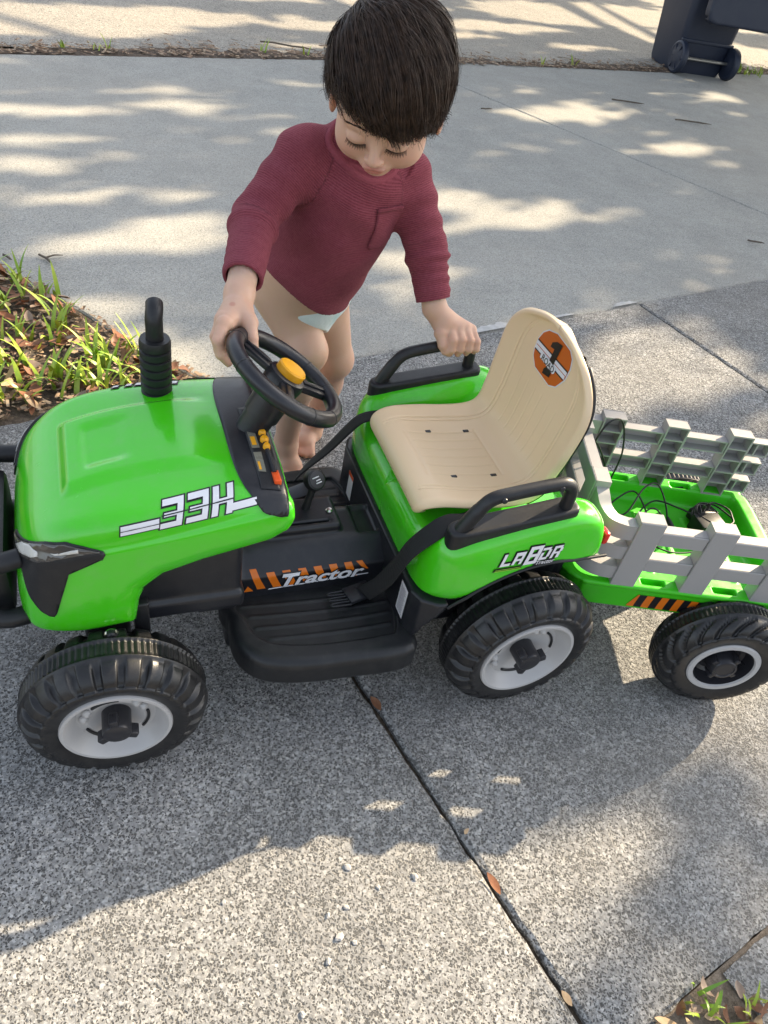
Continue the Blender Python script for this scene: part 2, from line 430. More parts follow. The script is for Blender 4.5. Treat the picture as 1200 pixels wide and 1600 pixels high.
FAR, NEAR, G = .775, -.686, .0035
side = sheet('sidewalk', [sw(-6, NEAR - .05)[:2], sw(14, NEAR - .05)[:2], sw(14, FAR + .02)[:2], sw(-6, FAR + .02)[:2]], -.011, 'soil', kind='structure')
JT = [-5.02, -3.44, -1.84, -.259, 1.33, 2.92, 4.5, 6.1, 7.7, 9.3]
for i, (a, b) in enumerate(zip(JT, JT[1:])):
    g = G if i != 3 else G
    P = [sw(a + g, NEAR), sw(b - g, NEAR), sw(b - g, FAR), sw(a + g, FAR)]
    link('slab', slab_mesh('slab', P, -.05, .0, seed=20 + i), 'sidewalk', side)
# slab of the driveway approach at the lower right corner
link('slab', slab_mesh('slab', [sw(-.042, NEAR - .014), sw(3, NEAR - .010), sw(3, -2.6), sw(-.05, -2.6)], -.05, -.002, seed=51), 'sidewalk', side)

# driveway: beyond the walk, right of the planted corner; far edge meets the street gutter
DE = [(-.774, 3.27), (.739, 3.674), (3.37, 4.225), (9.5, 5.75)]
J1a, J1b = np.array([1.55, 3.26]), np.array([2.294, 1.854]); jd = (J1b - J1a) / np.linalg.norm(J1b - J1a)
jt = J1a - jd * .65; jb = J1b + jd * .75
c0 = sw(-.235, FAR + .004)
drive = sheet('driveway', [(-6, 2.0), c0[:2], sw(12, FAR + .004)[:2], (12, 6.4), (3.37, 4.26), (.739, 3.70), (-6, 1.95)], -.018, 'soil', kind='structure')
corner = [(-.235, .80), (-.33, .745), (-.356, .757), (-.476, .884), (-.603, 1.087), (-.691, 1.187), (-.782, 1.299), (-1.2, 1.62), (-2.5, 2.2), (-6, 2.9)]
jw = np.array([jd[1], -jd[0]]) * .0035
if jw[0] < 0: jw = -jw
# point where the score line meets the walk
A_ = np.array([[jd[0], -E1[0]], [jd[1], -E1[1]]]); tt = np.linalg.solve(A_, E2 * (FAR + .006) - J1a)[0]; jb = J1a + jd * tt
left = [tuple(jb - jw)] + [tuple(jt - jw)] + [(1.30, 3.79), (.739, 3.674), (-.774, 3.27), (-6, 1.9 + .02), (-6, 2.9 - 1.0)]
lp = [tuple(q) for q in [sw(-.12, FAR + .006)[:2]]] + [tuple(jb - jw), tuple(jt - jw), (.739, 3.674), (-.774, 3.27), (-6, 1.87)] + [(-2.6, 1.78), (-1.3, 1.62), (-.95, 1.45), (-.782, 1.299), (-.691, 1.187), (-.603, 1.087), (-.476, .90), (-.37, .775), (-.30, .735)]
link('slab', slab_mesh('slab', lp, -.05, -.004, seed=61), 'drive', drive)
rp = [tuple(jb + jw), sw(11, FAR + .006)[:2], (12, 6.2), (9.5, 5.75), (3.37, 4.225), tuple(jt + jw)]
link('slab', slab_mesh('slab', rp, -.05, -.004, seed=62), 'drive', drive)
# street
road = sheet('road', [(-14, -.1), (-.84, 3.40), (.739, 3.80), (3.37, 4.36), (12, 6.55), (40, 13.5), (40, 60), (-14, 60)], -.012, 'road', kind='structure')
# ================================================================== TRACTOR
TR = thing('ride_on_tractor', 'bright green and black ride-on toy tractor with a beige seat, in front of the child', 'toy tractor')

# ---- hood
SIDE = [(-.700, .226), (-.712, .250), (-.711, .275)] + [tuple(q) for q in catmull([(-.708, .300), (-.702, .332), (-.689, .359), (-.664, .383), (-.625, .404), (-.57, .421), (-.51, .4325), (-.445, .438), (-.40, .437)], 5)] + [(-.378, .434), (-.370, .424), (-.367, .392), (-.378, .372), (-.40, .358), (-.483, .337), (-.532, .320), (-.556, .298), (-.564, .275), (-.570, .236), (-.63, .227)]
PLAN = [tuple(q) for q in catmull([(-.708, 0), (-.7065, -.04), (-.701, -.073), (-.688, -.101), (-.664, -.123), (-.628, -.138), (-.575, -.1475), (-.50, -.151), (-.42, -.152)], 5)] + [(-.36, -.152), (-.36, .152)]
PLAN = PLAN + [(a, -b) for a, b in PLAN[:-2][::-1]][:-1]
PLAN_LOW = [tuple(q) for q in catmull([(-.712, 0), (-.711, -.06), (-.706, -.100), (-.692, -.122), (-.664, -.138), (-.62, -.147), (-.55, -.151), (-.42, -.152)], 5)] + [(-.36, -.152), (-.36, .152)]
PLAN_LOW = PLAN_LOW + [(a, -b) for a, b in PLAN_LOW[:-2][::-1]][:-1]
FRONT = [(.152, .20)] + [tuple(q) for q in catmull([(.152, .30), (.152, .36), (.149, .390), (.139, .413), (.118, .429), (.07, .4395), (0, .443), (-.07, .4395), (-.118, .429), (-.139, .413), (-.149, .390), (-.152, .36), (-.152, .30)], 5)] + [(-.152, .20)]
def sst(a, b, x): t_ = np.clip((x - a) / (b - a), 0, 1); return t_ * t_ * (3 - 2 * t_)
def hood_sdf(p):
    x, y, z = p[:, 0], p[:, 1], p[:, 2]
    d = smax(s_poly(x, z, SIDE) , s_poly(y, z, FRONT), .028)
    kz = sst(.26, .40, z); d = smax(d, s_poly(x, y, PLAN) * kz + s_poly(x, y, PLAN_LOW) * (1 - kz), .030)
    ay = np.abs(y)
    # raised centre of the bonnet with a stepped front, and the fuller lower flank
    top = sst(.365, .40, z)
    d = d - .0075 * top * (1 - sst(.056, .074, ay)) * sst(-.640, -.627, x) * (1 - sst(-.50, -.44, x))
    d = d + .0040 * top * (1 - sst(.030, .048, ay)) * sst(-.615, -.602, x) * (1 - sst(-.575, -.545, x))
    zc = .372 + (x + .60) * .17
    d = d - .0035 * (1 - sst(-.004, .006, z - zc)) * sst(.11, .13, ay)
    return d
hood = iso_obj('hood', hood_sdf, (-.73, -.175, .215), (-.35, .175, .465), .0024, 'green', TR)
HB0 = bvh_of(hood)
DP = catmull([(-.437, 0), (-.437, .06), (-.433, .10), (-.424, .125), (-.412, .139), (-.398, .1435), (-.386, .1435), (-.380, .139), (-.3795, .11), (-.379, 0), (-.3795, -.11), (-.380, -.139), (-.386, -.1435), (-.398, -.1435), (-.412, -.139), (-.424, -.125), (-.433, -.10), (-.437, -.06)], 4, True)
dash = decal('dashboard', [[(q[0], q[1]) for q in DP]], (0, 0, .40), (1, 0, 0), (0, 1, 0), 'black_satin', TR, HB0, .0016, .0045, thick=.003)
HB = bvh_of(hood)

def seg_rects(ch):
    """blocky letter from upright rectangles on a unit cell (x0,y0,x1,y1)"""
    L = {'3': [(0, .80, 1, 1), (.72, .56, 1, .80), (.12, .42, 1, .56), (.72, .2, 1, .42), (0, 0, 1, .2)],
         'H': [(0, 0, .30, 1), (.70, 0, 1, 1), (.30, .42, .70, .58)],
         'L': [(0, .22, .30, 1), (0, 0, 1, .22)],
         'A': [(0, 0, .28, .72), (.72, 0, 1, .72), (0, .72, 1, 1), (.28, .30, .72, .48)],
         '8': [(0, .82, 1, 1), (0, .58, .30, .82), (.70, .58, 1, .82), (0, .42, 1, .58), (0, .18, .30, .42), (.70, .18, 1, .42), (0, 0, 1, .18)],
         'D': [(0, .80, .85, 1), (0, 0, .26, .80) if False else (0, .0, .0001, .0001), (.70, .2, 1, .80), (0, 0, .85, .2), (0, .2, .28, .62)],
         'R': [(0, 0, .28, .80), (0, .80, .9, 1), (.70, .52, 1, .80), (.28, .36, .88, .52), (.60, 0, .92, .36)],
         '1': [(.30, 0, .74, 1), (.02, .70, .30, .88)]}
    return [r_ for r_ in L[ch] if r_[2] - r_[0] > .01]
def letters(s, x0, y0, w, h, gap, sh, grow=0):
    out = []
    for i, ch in enumerate(s):
        X = x0 + i * (w + gap)
        for a, b, c, d in seg_rects(ch):
            q = [(X + a * w - grow, y0 + b * h - grow), (X + c * w + grow, y0 + b * h - grow), (X + c * w + grow, y0 + d * h + grow), (X + a * w - grow, y0 + d * h + grow)]
            out.append([(u + sh * (v - y0), v) for u, v in q])
    return out
def badge(O, U, Vv, parent, bvh, side=1):
    pass
# "33H" with speed bars, on the near flank (and its twin on the far one)
def hood_badge(sgn):
    if sgn < 0: O, U, Vv = (-.578, -.1475, .394), (.157, .010, .020), (0, .50, .86)
    else: O, U, Vv = (-.421, .1375, .414), (-.157, .010, -.020), (0, -.50, .86)
    bars = [(0, .004, .0435, .0145), (.128, .004, .160, .0120)]
    if sgn > 0: bars = bars
    q = lambda a, b, c, d, g=0: [(a - g + .25 * (b - g), b - g), (c + g + .25 * (b - g), b - g), (c + g + .25 * (d + g), d + g), (a - g + .25 * (d + g), d + g)]
    B = [q(*r_, .0016) for r_ in bars] + letters('33H', .045, .0020, .0250, .0300, .0050, .36, .0018)
    decal('flank_outline', B, O, U, Vv, 'st_black', TR, HB, .0006)
    Wt = [q(*r_) for r_ in bars] + letters('33H', .045, .0020, .0250, .0300, .0050, .36)
    decal('flank_lettering', Wt, O, U, Vv, 'st_white', TR, HB, .0016)
    cut = [q(.046, .0160, .132, .0172), q(.0, .0085, .0435, .0093)]
    decal('flank_pinstripe', cut, O, U, Vv, 'st_black', TR, HB, .0024)
for s_ in (-1, 1): hood_badge(s_)

# ---- lamps and grille inserts wrapped round both front corners
def corner_frame(sgn):
    n = Vector((-1, sgn, 0)).normalized(); U = Vector((0, 0, 1)).cross(n) ; return Vector((-.665, sgn * .125, 0)), U, Vector((0, 0, 1))
def lamp(sgn):
    O, U, Vv = corner_frame(sgn); k = 1 if sgn < 0 else -1
    f = lambda P: [(k * a, b) for a, b in P][::k]
    housing = [(-.066, .3455), (-.0572, .3496), (-.024, .3656), (-.0005, .3772), (.0234, .3843), (.0403, .3809), (.0595, .3738), (.0622, .3703), (.0595, .3646), (.0295, .3419), (.0222, .306), (.0158, .2757), (.0128, .2696), (.0078, .2704), (-.0005, .278), (-.0114, .2955), (-.0201, .3126), (-.029, .3277), (-.0562, .3261), (-.066, .326)]
    hg = decal('headlight', [f(housing)], O, U, Vv, 'black', TR, HB, .0022, .005, thick=.004)
    lens = [(-.062, .3455), (-.0565, .3475), (-.024, .3635), (-.0005, .3752), (.0234, .3822), (.0400, .3790), (.0575, .3735), (.0418, .3699), (.0164, .3615), (-.0085, .3518), (-.0277, .3452), (-.042, .3425), (-.062, .3400)]
    decal('lens', [f(lens)], O, U, Vv, 'lamp_glass', hg, HB, .0040, .005, thick=.0016)
    decal('reflector', [f([(-.0454, .3465), (-.0328, .3585), (-.0181, .3651), (-.0043, .3640), (-.002, .3599), (-.0095, .3555), (-.032, .3474)])], O, U, Vv, 'lamp_refl', hg, HB, .0047, .004, thick=.001)
    decal('reflector', [f([(.010, .3672), (.0168, .3689), (.030, .3765), (.0366, .3781), (.037, .3725), (.0281, .3699), (.0163, .3658)])], O, U, Vv, 'lamp_refl', hg, HB, .0047, .004, thick=.001)
for s_ in (-1, 1): lamp(s_)

# ---- black chassis under the bonnet, centre tunnel, skirt below the seat
def chassis_fn(p):
    x, y, z = p[:, 0], p[:, 1], p[:, 2]; ay = np.abs(y)
    eng = s_box(p, (-.500, 0, .268), (.075, .112, .075), .012)
    eng = np.maximum(eng, -s_box(p, (-.57, 0, .205), (.085, .2, .03), .01))
    led = s_box(p, (-.492, 0, .222), (.070, .118, .016), .008)
    pan = s_box(p, (-.615, 0, .228), (.078, .112, .012), .010)
    tun = smax(s_box(p, (-.31, 0, .14), (.125, .2, .095), .008), np.maximum(ay - .066, (ay - .046) * .70 + (z - .222) * .72), .008)
    d = smin(smin(smin(eng, led, .004), pan, .006), tun, .014)
    # cup tray sunk in the tunnel and the shift-gate plinth
    d = smax(d, -s_box(p, (-.212, .004, .238), (.017, .030, .013), .006), .004)
    d = smin(d, s_box(p, (-.315, .012, .236), (.060, .034, .014), .006), .004)
    d = smax(d, -s_box(p, (-.318, -.010, .252), (.045, .0022, .010), .001), .002)
    return d
chassis = iso_obj('chassis', chassis_fn, (-.72, -.15, .03), (-.14, .15, .36), .0032, 'black_satin', TR)

SK = [(-.196, .245), (-.201, .10), (-.176, .128), (-.150, .236)]
def skirt_fn(p):
    x, y, z = p[:, 0], p[:, 1], p[:, 2]; ay = np.abs(y)
    plan = s_poly(x, ay, [(-.198, -.01), (-.198, .165), (-.188, .188), (-.165, .2025), (-.12, .206), (.07, .207), (.088, .18), (.09, -.01)])
    low = (.128 - z) * .9
    rear = (x + .1755 - (z - .14) * .27) * .96
    d = smax(smax(np.maximum(plan + .003, z - .246), low, .012), np.where(ay > .138, rear, -1), .006)
    arch = .187 - np.sqrt(x ** 2 + (z - .125) ** 2)
    d = np.maximum(d, np.where(ay > .137, arch, -1) )
    return d
skirt = iso_obj('skirt', skirt_fn, (-.225, -.225, .10), (.11, .225, .26), .0034, 'black_satin', TR)

# ---- green rear body with both wheel arches
RS = [(-.194, .238)] + [tuple(q) for q in catmull([(-.196, .250), (-.199, .285), (-.193, .320), (-.178, .344), (-.150, .358), (-.10, .3685), (-.04, .379), (.01, .386), (.045, .384), (.072, .370), (.088, .345), (.095, .315), (.096, .300)], 5)] + [(.09, .24)]
RP = [(-.2, -.01)] + [tuple(q) for q in catmull([(-.200, .05), (-.199, .120), (-.195, .155), (-.182, .182), (-.155, .199), (-.11, .2065), (-.03, .209), (.045, .2095), (.076, .2025), (.092, .182), (.097, .15), (.098, .05)], 5)] + [(.098, -.01)]
def rear_fn(p):
    x, y, z = p[:, 0], p[:, 1], p[:, 2]; ay = np.abs(y)
    d = smax(s_poly(x, z, RS), s_poly(x, ay, RP), .040)
    # flank leans in towards the top
    d = smax(d, (ay - .211) * .97 + (z - .30) * .16, .012)
    well = smax(smax(ay - .128 - .25 * (z - .33), .322 - z, .03), -(x + .5), .01)
    d = smax(d, -well, .026)
    arch = .190 - np.sqrt(x ** 2 + (z - .125) ** 2)
    arch2 = np.maximum(arch, .316 - z - .0 * x + np.where(x > .0, 0, 1e3)) if False else arch
    d = np.maximum(d, np.where(ay > .10, arch, np.maximum(arch, -.01)) if False else arch)
    d = np.maximum(d, np.where(x > .03, .312 + (x - .03) * .02 - z, -1))
    return d
rear = iso_obj('rear_body', rear_fn, (-.225, -.232, .22), (.12, .232, .41), .0026, 'green', TR)
RB = bvh_of(rear)
# inner wheel housings and the thin black lip that edges each arch
def liner_fn(p):
    x, y, z = p[:, 0], p[:, 1], p[:, 2]; ay = np.abs(y)
    d = s_box(p, (-.02, 0, .215), (.13, .128, .09), .01)
    return d
iso_obj('axle_housing', liner_fn, (-.17, -.15, .10), (.13, .15, .33), .005, 'black', TR)
for s_ in (-1, 1):
    mb = MB(); P = []
    for k in range(40):
        a = math.radians(145 - k * 2.45 * 1.0); r_ = .1895
        x_, z_ = r_ * math.cos(a), .125 + r_ * math.sin(a)
        P.append((x_, z_))
    P = [q for q in P if q[0] < .03 and q[1] > .236] + [(.05, .3128), (.075, .3132), (.084, .3134)]
    mb.tube([(x_, s_ * (.2065 if x_ > -.13 else .2065 - (-.13 - x_) * .25), z_) for x_, z_ in P], .0024, 8)
    mb.build('arch_lip', 'black', TR)

# ---- footboards
def step_fn(sgn):
    PL = catmull([(-.425, .052), (-.440, .100), (-.438, .150), (-.412, .186), (-.36, .203), (-.29, .209), (-.185, .207), (-.178, .13), (-.178, .052)], 5, True)
    IN = catmull([(-.412, .062), (-.418, .110), (-.404, .146), (-.372, .164), (-.31, .1745), (-.225, .176), (-.205, .17), (-.192, .12), (-.192, .064)], 5, True)
    def fn(p):
        x, y, z = p[:, 0], p[:, 1] * sgn, p[:, 2]
        e = s_poly(x, y, PL); i = s_poly(x, y, IN)
        d = smax(smax(e, z - .168, .016), .118 - z, .010)
        d = np.maximum(d, -np.maximum(np.maximum(.146 - z, (.112 - z)), e + .007) if False else d)
        d = smax(d, -np.maximum(i, .1625 - z), .003)
        # shallow ribs along the tread
        for yy in (.082, .103, .124, .145, .165):
            yc = yy + .010 * np.sin((x + .42) * 9.0) + (.006 if yy > .15 else 0)
            rib = np.maximum(np.sqrt((y - yc) ** 2 + (z - .1615) ** 2) - .0024, np.maximum(i + .008, -1))
            d = smin(d, rib, .0022)
        return d
    return fn
for s_ in (-1, 1):
    lo, hi = ((-.46, -.225, .105), (-.165, -.04, .185)) if s_ < 0 else ((-.46, .04, .105), (-.165, .225, .185))
    st = iso_obj('footboard', step_fn(s_), lo, hi, .0022, 'black', TR)
    if s_ < 0: SB = bvh_of(st)

# ---- wheels
def tyre_mesh(R, hw, rin, nl, band, nrib, lugw=.30, chev=0.0, name='tyre', na=420):
    """one moulded tyre: ribbed centre band, bevelled lugs on both shoulders"""
    prof = []   # (axial, radius, lug weight, band flag)
    a0 = band
    pts = [(0, R, 0, 1), (a0 * .55, R, 0, 1), (a0 * .92, R, 0, 1), (a0, R + .0012, 0, 0), (a0 + .002, R + .0010, 0, 0), (a0 + .003, R - .0020, .0, 0)]
    for k in range(1, 12):
        t_ = k / 11; ax = a0 + .003 + (hw - a0 - .005) * math.sin(t_ * PI / 2) ** .9; r_ = R - .002 - (R * .20) * (1 - math.cos(t_ * PI / 2)) ** .9
        wgt = min(1, t_ * 6) * min(1, (1.02 - t_) * 6); pts.append((ax, r_, wgt, 0))
    pts += [(hw, R * .79, .5, 0), (hw, R * .745, 0, 0), (hw - .001, R * .70, 0, 0), (hw - .004, rin + .004, 0, 0), (hw - .006, rin + .0005, 0, 0), (hw - .012, rin - .002, 0, 0)]
    full = [(-a, r_, w_, f) for a, r_, w_, f in pts[:0:-1]] + pts
    V = np.zeros((na, len(full), 3)); th = np.linspace(0, 2 * PI, na, endpoint=False)
    for j, (ax, r_, w_, f) in enumerate(full):
        ph = th * nl + (PI if ax < 0 else 0) + chev * abs(ax) * nl * (1 if ax > 0 else -1)
        tri = np.abs(((ph / (2 * PI)) % 1) - .5) * 2
        lug = np.clip((tri - lugw) / .12, 0, 1); lug = lug * lug * (3 - 2 * lug)
        rib = np.clip((np.abs(((th * nrib / (2 * PI)) % 1) - .5) * 2 - .35) / .2, 0, 1) if f else 0
        rr = r_ + w_ * .0075 * (lug - 1.0) - (f * .0022 * (1 - rib) if f else 0)
        axx = ax - np.sign(ax) * w_ * .0030 * (1 - lug) * max(0, (abs(ax) - a0) / (hw - a0))
        V[:, j, 0] = rr * np.cos(th); V[:, j, 2] = rr * np.sin(th); V[:, j, 1] = axx
    n, m = na, len(full); i = np.arange(n)[:, None]; j = np.arange(m - 1)[None]
    Q = np.stack([i * m + j, ((i + 1) % n) * m + j, ((i + 1) % n) * m + j + 1, i * m + j + 1], -1).reshape(-1, 4)
    return mesh_np(name, V.reshape(-1, 3), Q[:, ::-1].copy())
ME = {}
ME['tyre_rear'] = tyre_mesh(.1250, .047, .078, 24, .0125, 96)
ME['tyre_front'] = tyre_mesh(.1190, .046, .070, 24, .0125, 92)
ME['tyre_trailer'] = tyre_mesh(.1087, .040, .058, 20, .010, 84, lugw=.22, chev=16)
def rim_mesh(r):   # outer face at y=-hw side
    return MB().lathe([(r + .001, .010), (r + .0015, -.002), (r, -.0045), (r - .004, -.0045), (r - .009, .002), (r - .014, .012), (r - .020, .017), (r - .023, .0165), (r - .034, .0135), (r - .040, .016), (.022, .022), (.018, .023), (0, .023)], n=72).mesh('rim')
for k, r_ in (('rear', .078), ('front', .070)):
    ME['rim_' + k] = rim_mesh(r_)
    mb = MB()
    for q in range(3):
        for t_ in np.linspace(0, 1, 9):
            pass
        P = [((r_ - .029) * math.cos(a), .0128, (r_ - .029) * math.sin(a)) for a in np.linspace(q * 2.0944 + .25, q * 2.0944 + 1.15, 12)]
        mb.tube(P, .0021, 6)
    ME['slot_' + k] = mb.mesh('slot')
    mb = MB()
    for q in range(3):
        for o_ in (-.02, .30):
            a = q * 2.0944 + 1.45 + o_; c = ((r_ - .029) * math.cos(a), .011, (r_ - .029) * math.sin(a))
            mb.lathe([(0, -.0035), (.0026, -.0035), (.0042, -.0008), (.0060, 0), (.0062, .003)], c=c, n=10)
    ME['bolt_' + k] = mb.mesh('bolt')
mb = MB().lathe([(0, -.013), (.0145, -.013), (.0175, -.0115), (.0185, -.009), (.0188, -.002), (.0190, .022)], n=32)
for q in range(3):
    a = q * 2.0944 + .5; mb.box((.0215 * math.cos(a), -.003, .0215 * math.sin(a)), (.0065, .0085, .0055), Matrix.Rotation(-a, 3, 'Y'), .0018)
ME['hub'] = mb.mesh('hub_cap')
for q in range(4):
    pass
def wheel(parent, x, yo, sgn, z, kind, steer=0, spin=0, name='wheel', camber=0):
    """yo: outer rim plane, sgn -1 for the near (left) side"""
    w = link(name, ME['tyre_' + kind], 'tyre', parent)
    hw = {'rear': .047, 'front': .046, 'trailer': .040}[kind]
    w.location = (x, yo - sgn * hw, z)
    # local -y points outward on the near side; the far wheel is turned round
    w.rotation_euler = (camber * (-sgn), spin, steer + (0 if sgn < 0 else PI)); w.rotation_mode = 'YXZ'
    def ch(nm, me, m):
        o = link(nm, me, m, w); o.location = (0, -hw + .006, 0); return o
    if kind != 'trailer':
        ch('rim', ME['rim_' + kind], 'rim'); ch('slot', ME['slot_' + kind], 'black'); ch('bolt', ME['bolt_' + kind], 'rim')
        ch('hub_cap', ME['hub'], 'hub_dark')
    return w
wheel(TR, 0, -.240, -1, .125, 'rear', spin=.3)
wheel(TR, 0, .240, 1, .125, 'rear', spin=1.1)
wheel(TR, -.604, -.222, -1, .119, 'front', steer=math.radians(-3), spin=.9, camber=0)
wheel(TR, -.604, .222, 1, .119, 'front', steer=math.radians(-3), spin=.2)
mb = MB().tube([(0, -.20, .125), (0, .20, .125)], .011, 12); mb.tube([(-.604, -.19, .119), (-.604, .19, .119)], .010, 12)
mb.box((-.604, 0, .160), (.03, .09, .05), bev=.006)
for s_ in (-1, 1): mb.box((-.560, s_ * .118, .19), (.010, .008, .06), bev=.003)
mb.build('axle', 'black', TR)
mb = MB().lathe([(0, -.011), (.004, -.011), (.006, -.009), (.006, -.003)], c=(-.600, -.150, .238), n=16)
mb.build('track_rod_bolt', 'black', TR)
mb = MB().lathe([(.0045, -.006), (.0085, -.006), (.0095, -.003), (.0085, 0), (.0045, .001)], c=(-.600, -.1495, .2325), ax='y', n=20)
mb.build('track_rod_washer', 'metal', TR)

# ---- exhaust
mb = MB()
prof = [(0, .40), (.0205, .40)]
for k in range(6):
    z0 = .428 + k * .0125; prof += [(.0205, z0), (.0178, z0 + .0015), (.0178, z0 + .003), (.0205, z0 + .0045)]
prof += [(.0205, .502), (.0190, .5065), (.0115, .5065)]
EX = (-.508, .100, 0)
mb.lathe(prof, EX, 'z', 32); ex = mb.build('exhaust', 'black', TR)
mb = MB(); P = [(EX[0], EX[1], .490), (EX[0], EX[1], .522), (EX[0] + .000, EX[1] + .002, .534), (EX[0] + .002, EX[1] + .009, .543), (EX[0] + .003, EX[1] + .018, .546)]
mb.tube(catmull(P, 6), .0112, 16); mb.build('exhaust_pipe', 'black', ex)

# ---- steering
TI = math.radians(32); SN = Vector((math.sin(TI), 0, math.cos(TI))); S1 = Vector((0, 1, 0)); S2 = Vector((math.cos(TI), 0, -math.sin(TI))); SCN = Vector((-.358, 0, .506))
def ringp(a, r_=.0765, h_=0): return SCN + (S1 * math.cos(a) + S2 * math.sin(a)) * r_ + SN * h_
sw_ = link('steering_wheel', None, parent=TR)
mb = MB().tube([ringp(a) for a in np.linspace(0, 2 * PI, 72, endpoint=False)], .0108, 18, closed=True); 
rim_o = mb.build('steering_rim', 'black_satin', sw_)
mb = MB()
for a in (.72, 1.28, 2.4, 2.95, 4.35, 5.2): mb.tube([ringp(a + d_) for d_ in (-.012, 0, .012)], .0112, 18, cap=True)
mb.build('grip_band', 'black', sw_)
mb = MB()
for a in (math.radians(78), math.radians(308), math.radians(193)):
    c, s = math.cos(a), math.sin(a); dr = (S1 * c + S2 * s); sd = SN.cross(dr)
    rot = Matrix((dr, sd, SN)).transposed()
    for o_, hh in ((0, .0045),):
        mb.box(SCN + dr * .048 - SN * .004, (.027, .0105, .005), rot, .003)
    mb.box(SCN + dr * .050 + SN * .0015, (.022, .0035, .0028), rot, .0015)
mb.build('spoke', 'black_satin', sw_)
Rst = Matrix((S1, S2, SN)).transposed().to_4x4()
mb = MB().lathe([(0, -.018), (.026, -.018), (.027, -.004), (.025, .004), (.021, .006), (0, .006)], ax='z', n=36); me = mb.mesh('hub'); me.transform(Matrix.Translation(SCN) @ Rst); link('hub', me, 'black_satin', sw_)
mb = MB().lathe([(.0185, .004), (.0195, .006), (.0195, .0145), (.0180, .0165), (.012, .0175), (0, .0180)], ax='z', n=36); me = mb.mesh('horn_button'); me.transform(Matrix.Translation(SCN) @ Rst); link('horn_button', me, 'yellow', sw_)
c1 = Vector((-.405, 0, .418))
ax = (SCN - c1).normalized()
mb = MB().tube([c1 + ax * q for q in (0, .004, .006, .038, .0385, .075)], [.026, .026, .0205, .0215, .0245, .0250], 28)
mb.build('steering_column', 'black_satin', TR)

# ---- armrests on both fenders
for s_ in (-1, 1):
    pl = catmull([(-.168, 0), (-.158, .0145), (-.12, .0170), (-.05, .0170), (.008, .0170), (.021, .013), (.023, 0), (.021, -.013), (.008, -.0170), (-.05, -.0170), (-.12, -.0170), (-.158, -.0145)], 4, True)
    def pad_fn(p, s_=s_):
        x, y, z = p[:, 0], p[:, 1] - s_ * .172, p[:, 2]
        e = s_poly(x, y, pl); zz = z - (.372 + .135 * (x + .08))
        return smax(smax(e, zz - .011, .006), -zz - .03, .002)
    pad = iso_obj('armrest', pad_fn, (-.19, s_ * .172 - .03, .32), (.045, s_ * .172 + .03, .42), .0024, 'black', TR)
    mb = MB(); P = catmull([(-.154, s_ * .173, .360), (-.146, s_ * .173, .378), (-.130, s_ * .173, .406), (-.115, s_ * .173, .421), (-.085, s_ * .174, .428), (-.030, s_ * .175, .436), (-.010, s_ * .175, .4355), (.0005, s_ * .175, .425), (.003, s_ * .175, .408), (.003, s_ * .175, .385)], 6)
    mb.tube(P, [.0102 if i < 12 else .0094 for i in range(len(P))], 16); mb.build('handle', 'black', pad)
    mb = MB()
    for x_ in (-.105, -.022):
        z_ = .4245 + (x_ + .105) * .13
        mb.lathe([(0, -.0005), (.0032, -.0008), (.0040, 0), (.0040, .003)] if s_ < 0 else [(.004, -.003), (.004, 0), (.0032, .0008), (0, .0005)], c=(x_, s_ * .1845, z_), n=12)
    mb.build('screw', 'hub_dark', pad)

# ---- seat: one moulded shell
SEAT_C = [(-.168, .326), (-.180, .336), (-.183, .349), (-.174, .3580), (-.150, .3600), (-.11, .3530), (-.06, .3480), (-.022, .3490), (.0, .357), (.014, .374), (.022, .402), (.0275, .436), (.032, .472), (.0350, .510), (.0365, .543), (.0365, .558), (.037, .566)]
CW = [.100, .104, .107, .1100, .1150, .1200, .1215, .1205, .1185, .1185, .1205, .1240, .1265, .1270, .1245, .122, .120]
nu, nv = 230, 190
cc = np.array(catmull([(a, b, c) for (a, b), c in zip(SEAT_C, CW)], 12)); tt = np.linspace(0, len(cc) - 1, nu)
cc = np.stack([np.interp(tt, np.arange(len(cc)), cc[:, k]) for k in range(3)], 1)
dC = np.gradient(cc[:, :2], axis=0); dC /= np.linalg.norm(dC, axis=1, keepdims=True); NC = np.stack([-dC[:, 1], dC[:, 0]], 1)   # normal: up on the pan, forward on the back
arc = np.concatenate([[0], np.cumsum(np.linalg.norm(np.diff(cc[:, :2], axis=0), axis=1))]); ARC = arc[-1]
vv = np.linspace(-1, 1, nv); V = np.zeros((nu, nv, 3))
seat_pt = {}
